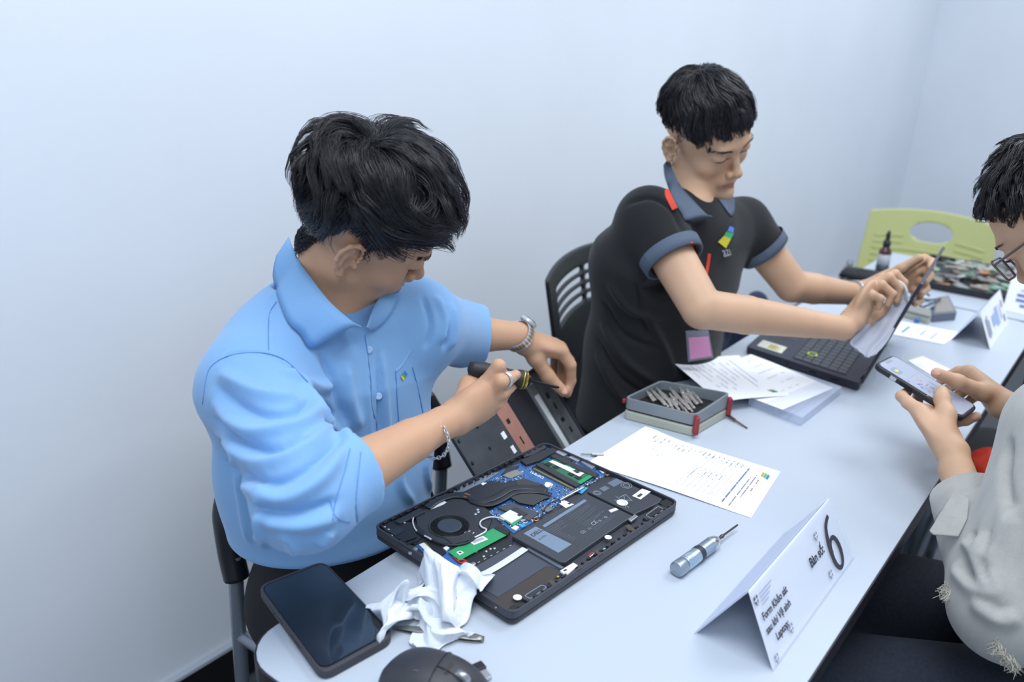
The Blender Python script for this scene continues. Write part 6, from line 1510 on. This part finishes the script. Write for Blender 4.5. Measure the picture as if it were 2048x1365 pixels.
wq = dd(1712, 588, 1.988); wa_ = nrm(w3-elL); link_band(wq, wa_, V(0, 0, 1), [.0312][0], .0300, Q2, STL, STL, 'wristwatch', 26, .019)
# wiping cloth between hand and screen
gp = [[(1742, 626, 1.69), (1770, 612, 1.70), (1800, 598, 1.71), (1822, 600, 1.70)], [(1728, 648, 1.68), (1758, 640, 1.70), (1783, 632, 1.69), (1806, 628, 1.68)], [(1708, 672, 1.67), (1740, 672, 1.69), (1766, 670, 1.67), (1786, 662, 1.66)],
      [(1699, 688, 1.66), (1722, 698, 1.675), (1744, 700, 1.66), (1770, 688, 1.655)], [(1716, 700, 1.655), (1728, 712, 1.66), (1738, 716, 1.65), (1752, 708, 1.648)]]
G = np.array([smooth_path([dd(*q) for q in r], 5) for r in gp]); G = np.array([smooth_path(G[:, j], 6) for j in range(G.shape[1])]).transpose(1, 0, 2)
G += .0035*np.sin(np.arange(G.shape[1])*1.3+np.arange(G.shape[0])[:, None]*.25)[..., None]*nrm(_F)
CW = obj('cleaning_wipe', sheet(G, .0008), mat('thin shaded wipe', 'B4B8C6', .9, alpha=.93), smooth=True, loc=dd(1742, 660, 1.68)); tag(CW, 'thin white cleaning wipe hanging from the hand against the laptop screen', 'wipe')  # the cloth is white; its backlit shade is mixed into this grey
G = np.array([[dd(1796+20*s, 590-30*t+14*s*s+6*s, 1.69+.01*math.sin(3*s+2*t)) for s in np.linspace(0, 1, 7)] for t in np.linspace(0, 1, 7)])
obj('wipe_corner', sheet(G, .0008), mat('white wipe'), CW, smooth=True)

# ================================================================ person at the right holding a phone
Q3 = thing('person', 'person with glasses and a pale grey jacket looking down at a held phone', 'person', (1.40, -.10, 0))
G3 = Frame((1.437, .10, 1.199), (.976, -.19, .11), (.205, .608, -.767), (.079, .771, .632))
B = Solid(); nb3 = V(1.42, -.02, 1.10); head_solid(B, G3, nb3, .050)
shL3 = dd(2140, 860, 1.12); shR3 = shL3+V(.345, -.04, 0)
elL3, wrL3 = dd(2020, 1212, 1.12), dd(1914, 945, 1.285)
elR3, wrR3 = dd(2190, 930, 1.40), dd(2040, 818, 1.425)
c2 = (shL3+shR3)/2; B.ecap(c2+V(0, 0, -.12), c2, V(1, 0, 0), (.09, .05), (.10, .05), k=.03); B.cone(nb3, c2, .05, .055, k=.03)
limb(B, [c2, shL3, elL3], [.04, .040, .036]); limb(B, [c2, shR3, elR3], [.04, .040, .036])
limb(B, [elL3, elL3+(wrL3-elL3)*.4, wrL3], [.036, .034, .0245]); limb(B, [elR3, elR3+(wrR3-elR3)*.4, wrR3], [.036, .034, .0240])
wl = dd(1908, 912, 1.300); B.cone(wrL3, wl, .0240, .0225, k=.006)
ml = [dd(1838, 822, 1.365), dd(1852, 826, 1.388), dd(1872, 832, 1.405), dd(1892, 842, 1.412)]
palm(B, wl, ml, .0200, .0130); B.ell(dd(1886, 862, 1.345), (.018, .016, .018), None, k=.014)
finger(B, [ml[0], dd(1816, 806, 1.380), dd(1803, 793, 1.405), dd(1815, 784, 1.440)], (.0128, .0112, .0100, .0085))
finger(B, [ml[1], dd(1832, 812, 1.425), dd(1836, 795, 1.455), dd(1855, 785, 1.470)], (.0125, .0105, .0095, .0082))
finger(B, [ml[2], dd(1868, 826, 1.445), dd(1890, 812, 1.465), dd(1915, 806, 1.465)], (.0122, .0102, .0092, .0080))
finger(B, [ml[3], dd(1905, 846, 1.430), dd(1932, 842, 1.425), dd(1953, 833, 1.415)], (.0118, .0100, .0090, .0080))
finger(B, [wl*.65+ml[0]*.35, dd(1893, 830, 1.345), dd(1884, 798, 1.368), dd(1884, 783, 1.378)], (.0180, .0145, .0118, .0100), .010)
wr = dd(2008, 812, 1.435); B.cone(wrR3, wr, .0220, .0220, k=.006)
mr = [dd(1938, 745, 1.465), dd(1948, 756, 1.485), dd(1955, 768, 1.500), dd(1962, 782, 1.510)]
palm(B, wr, mr, .0200, .0130)
finger(B, [mr[0], dd(1918, 744, 1.480), dd(1898, 752, 1.490), dd(1882, 762, 1.480)], (.0125, .0105, .0095, .0082))
finger(B, [mr[1], dd(1925, 760, 1.500), dd(1905, 772, 1.505), dd(1890, 782, 1.495)], (.0125, .0105, .0095, .0082))
finger(B, [mr[2], dd(1935, 778, 1.510), dd(1918, 790, 1.510), dd(1905, 800, 1.500)], (.0120, .0100, .0090, .0080))
finger(B, [mr[3], dd(1948, 794, 1.515), dd(1935, 806, 1.510), dd(1925, 815, 1.500)], (.0112, .0092, .0082, .0074))
finger(B, [wr*.7+mr[0]*.3, dd(1962, 784, 1.425), dd(1915, 764, 1.405), dd(1874, 747, 1.400)], (.0175, .0150, .0120, .0102), .010)
body3, sb3 = body_obj('body', B, .0022, SK2, Q3); paint(body3, LIP, lips(G3)); eyebrow(G3, HAIRM, Q3, sb3); lashes(G3, HAIRM, Q3, sb3)
def lim3(a): return float(np.interp(abs(a), [0, 25, 45, 60, 72, 84, 112, 130, 150, 180], [22, 22, 18, 10, 0, 2, 0, -16, -34, -40]))
hair(G3, Q3, HAIRM, lim3, (.082, .098, .090), cen=(0, -.004, .046), whorl=(.0, -.45, .88), n_lock=420, per=16, length=.060, lift=.018, wave=.25, seed=12, thick=.0008, droop=.0, curl=.2, fly=14, spread=.0055, tipup=.010, seg=11)
for (o, n_) in ((body1, 1), (body2, 2), (body3, 3)): pass
def nail(surf, px, py, tipdir, r=.0055, par=None, dflt=1.5):
    h = surf.hit(px, py, .0, dflt); n_ = nrm(CAM-h); t = nrm(tipdir-n_*(tipdir @ n_)); b = np.cross(n_, t)
    P = [h+t*r*1.25*math.cos(a)+b*r*.85*math.sin(a)-n_*.0012*(abs(math.sin(a))) for a in np.linspace(0, 6.283, 17)[:-1]]
    obj('fingernail', slab(P, n_, .0010), NAILM, par, bevel=.0004)
nail(sb1, 1127, 782, dd(1129, 786, 1.59)-dd(1095, 752, 1.57), .0062, Q1); nail(sb3, 1872, 745, dd(1874, 747, 1.40)-dd(1915, 764, 1.40), .0056, Q3); nail(sb1, 1032, 750, dd(1032, 750, 1.15)-dd(1018, 756, 1.13), .0042, Q1)
nail(sb3, 1950, 834, dd(1953, 833, 1.41)-dd(1932, 842, 1.42), .0050, Q3)
# glasses
TEM = mat('brown translucent frame', '5A4A46', 0.25, coat=.5); LNS = mat('clear lens', 'E8EEF8', 0.03, alpha=.22, spec=.8)
GG = bpy.data.objects.new('glasses', None); COL.objects.link(GG); GG.parent = Q3; GG.location = (G3(0, .1, 0)-origin_of(Q3)).tolist()
for s in (-1, 1):
    P = [G3(s*(.033)+a, .112-abs(s*.033+a)*.18, .001+b) for a, b in roundpoly([(-.025, .018), (.025, .018), (.022, -.018), (-.021, -.018)], .008, 4)]
    obj('lens_rim', tube(P, .0018, 7, closed=True), TEM, GG, smooth=True); obj('lens', slab(P, G3(0, 1, 0)-G3(0, 0, 0), .0012), LNS, GG)
    obj('temple_arm', tube(smooth_path([G3(s*.058, .100, .012), G3(s*.070, .070, .012), G3(s*.079, .010, .010), G3(s*.079, -.012, -.006)], 5), .0020, 7), TEM, GG, smooth=True)
obj('nose_bridge', tube(smooth_path([G3(-.009, .111, .006), G3(0, .114, .009), G3(.009, .111, .006)], 4), .0018, 7), TEM, GG, smooth=True)
# jacket
JK = mat('pale grey corduroy', 'A9A8A4', 0.9, var=.05, vscale=60, bump=.35, bscale=420, stretch=(1, 1, .15), sheen=.3)
S = Solid()
t1, t2, t3 = V(1.38, -.055, .97), V(1.35, -.08, .85), V(1.33, -.14, .64)
S.ecap(t1, t2, V(1, 0, 0), (.17, .085), (.215, .135), k=.04); S.ecap(t2, t3, V(1, -.1, 0), (.215, .135), (.205, .150), k=.04)
S.cone(shL3, t1, .062, .07, k=.05); S.cone(shR3, t1, .062, .07, k=.05); S.cone(nb3+V(0, 0, -.01), t1, .062, .07, k=.03)
S.cone(shL3+V(0, 0, -.01), elL3, .078, .070, k=.04); S.cone(elL3, elL3+(wrL3-elL3)*.5, .068, .055, k=.03); S.cone(elL3+(wrL3-elL3)*.45, elL3+(wrL3-elL3)*.80, .054, .046, k=.02)
S.cone(shR3+V(0, 0, -.01), elR3, .075, .066, k=.04); S.cone(elR3, elR3+(wrR3-elR3)*.80, .064, .046, k=.03)
for e, w_ in ((elL3, wrL3), (elR3, wrR3)):
    d = nrm(w_-e); c_ = e+(w_-e)*.80; S.cone(e+(w_-e)*.62, w_+d*.05, .038, .043, 's', .004); S.add(lambda q, a=c_, n_=d: np.maximum((q-a) @ -n_, np.linalg.norm(q-a, axis=1)-.075), c_-.075, c_+.075, 's', .002)
S.cone(nb3+V(0, .02, -.02), G3(0, -.02, -.09), .056, .066, 's', .006)
S.add(lambda q, a=t3+V(0, 0, -.055): (q-a) @ nrm(V(.0, .10, 1)), t3-.3, t3+V(.3, .3, -.03), 's', .006)
def folds3(s):
    s.wrinkle(.0022, 11, 11); s.renew()
    for a in ([(1925, 1080), (1960, 1110), (2000, 1120)], [(1905, 1130), (1950, 1180), (2010, 1190)], [(1975, 1060), (1960, 1130), (1990, 1200)], [(2030, 1000), (1990, 1120), (2010, 1220)], [(1940, 1200), (2000, 1240), (2040, 1230)]): s.fold(a, .010, .012)
    for a in ([(1950, 1060), (1935, 1120), (1965, 1190)], [(1990, 1060), (1975, 1140), (2005, 1210)], [(2020, 870), (2010, 960), (2030, 1050)]): s.fold(a, .008, -.012)
jacket, ss3 = body_obj('jacket', S, .0042, JK, Q3, 3, folds3)
obj('collar', tube([nb3+V(math.cos(a)*.072, .012+math.sin(a)*.070, -.010+.018*-math.sin(a)) for a in np.linspace(0, 2*math.pi, 37)[:-1]], .017, 12, closed=True), JK, Q3, smooth=True)
cL = elL3+(wrL3-elL3)*.80; dc = nrm(wrL3-elL3)
band(None, cL+dc*.004, dc, .0545, .0500, .050, JK, Q3, 'cuff_band')
fp = [dd(1908, 985, 1.190), dd(1880, 1030, 1.176), dd(1858, 1064, 1.168), dd(1866, 1072, 1.164), dd(1916, 1076, 1.152), dd(1934, 1040, 1.158), dd(1938, 1000, 1.178)]
fn_ = nrm(np.cross(fp[2]-fp[0], fp[4]-fp[0])); fn_ = fn_ if fn_ @ (CAM-fp[0]) > 0 else -fn_
obj('cuff_flap', slab(fp, fn_, .004), JK, Q3, bevel=.0015)
P = [cL-dc*.040+(nrm(np.cross(dc, V(0, 0, 1)))*math.cos(a)+np.cross(nrm(np.cross(dc, V(0, 0, 1))), dc)*math.sin(a))*.0538 for a in np.linspace(0, 6.283, 31)[:-1]]
obj('cuff_seam', tube(P, .0012, 5, closed=True), mat('seam thread grey', '9C9A94', .9), Q3, smooth=True)
fr = []
r_ = np.random.RandomState(6)
for k in range(420):
    t = r_.rand()*.10 if k % 3 == 0 else .72+r_.rand()*.28; a = ss3.hit(1885+150*t+r_.randn()*3, 1168+165*t+r_.randn()*5, .001)
    if a is None: continue
    fr.append(tube([a, a+V(r_.randn()*.003, r_.randn()*.003, -.004), a+V(r_.randn()*.005, r_.randn()*.005, -.007-.006*r_.rand())], [.0006, .0005, .0002], 3))
if fr: obj('frayed_hem', join(*fr), mat('frayed thread', 'C9C4B8', .9), Q3, kind='stuff')
JN = mat('dark indigo denim', '1A2130', 0.85, var=.2, vscale=200, bump=.2, bscale=900)
trousers('trousers', V(1.36, -.15, .53), [V(1.08, .26, .535), V(1.365, .29, .530)], [V(1.06, .36, 0), V(1.40, .38, 0)], JN, Q3, r0=.115)
make_chair('black plastic chair under the person in the pale jacket', (1.36, -.12, 0), math.pi, BLK, STEEL)
# the phone in hand
RP = np.array([[.993, -.107, -.051], [-.118, -.949, -.292], [-.017, .296, -.955]]).T; cP = V(1.434, .323, .916); pu, pv, pn = RP[:, 0], RP[:, 1], -RP[:, 2]
PN = thing('smartphone', 'smartphone in a dark case held in both hands of the person with glasses', 'phone', (cP+pu*.038+pv*.078).tolist())
def pp_(pts, h0, h1, name, m, bev=0): return obj(name, slab(frame_pts(pts, cP+pn*h0, pu, pv), pn, h1-h0), m, PN, bevel=bev)
pp_(rrect(.080, .158, .013, 6, .038, .0775), -.010, 0, 'phone_case', mat('dark phone case', '23242E', .5), .0025)
pp_(rrect(.075, .153, .011, 6, .038, .0775), -.0002, .0005, 'screen_rim', mat('black rim'))
pp_(rrect(.0705, .1485, .009, 6, .038, .0775), .0005, .0008, 'lit_screen', mat('lit screen', 'A2A7B8', .15, emit=('97A0C0', .14)))
pp_(rrect(.026, .006, .003, 4, .038, .0075), .0008, .0010, 'screen_notch', mat('notch grey', '8A8C9A', .3))
pp_(rrect(.020, .018, .004, 3, .020, .030), .0008, .0010, 'app_tile', mat('app tile', '77889C', .4, emit=('77889C', .1)))
pp_(rrect(.012, .006, .002, 3, .020, .030), .0010, .0012, 'app_tile_mark', mat('app mark', 'C8B84A', .4, emit=('C8B84A', .1)))
for k in range(26):
    c = ('4A63C4', '5C74D0', 'C98A4A', '2C3A78', 'D6A06A', '8A93C8')[k % 6]; pp_(rrect(.0032, .0030, .0008, 2, .030+r_.randn()*.012, .085+r_.randn()*.014), .0008, .0010+.0001*(k % 3), 'screen_dot', mat('dot '+c, c, .4, emit=(c, .1)))
pp_(rrect(.060, .0005, .0002, 1, .038, .052), .0008, .0010, 'screen_line', mat('line grey', '8F97BA', .4)); pp_(rrect(.0005, .05, .0002, 1, .055, .10), .0008, .0010, 'screen_line', mat('line grey'))
pp_(rrect(.0022, .0115, .0010, 3, -.0022, .036), -.008, -.002, 'side_button', mat('pale button metal', 'C9CBD0', .3, .5)); pp_(rrect(.0018, .022, .0008, 3, -.0022, .060), -.008, -.003, 'side_button', mat('black rim'))
o = obj('red_pouch', crumple(2.062, .175, .060, .055, .046, 44, 70, 34, fold=.10), mat('red fabric', 'D8391E', .7), smooth=True, loc=(2.062, .180, .461))
for q_ in o.data.vertices: q_.co.z -= .2885
tag(o, 'orange red cloth pouch on the chair seat beside the black laptop bag', 'pouch')
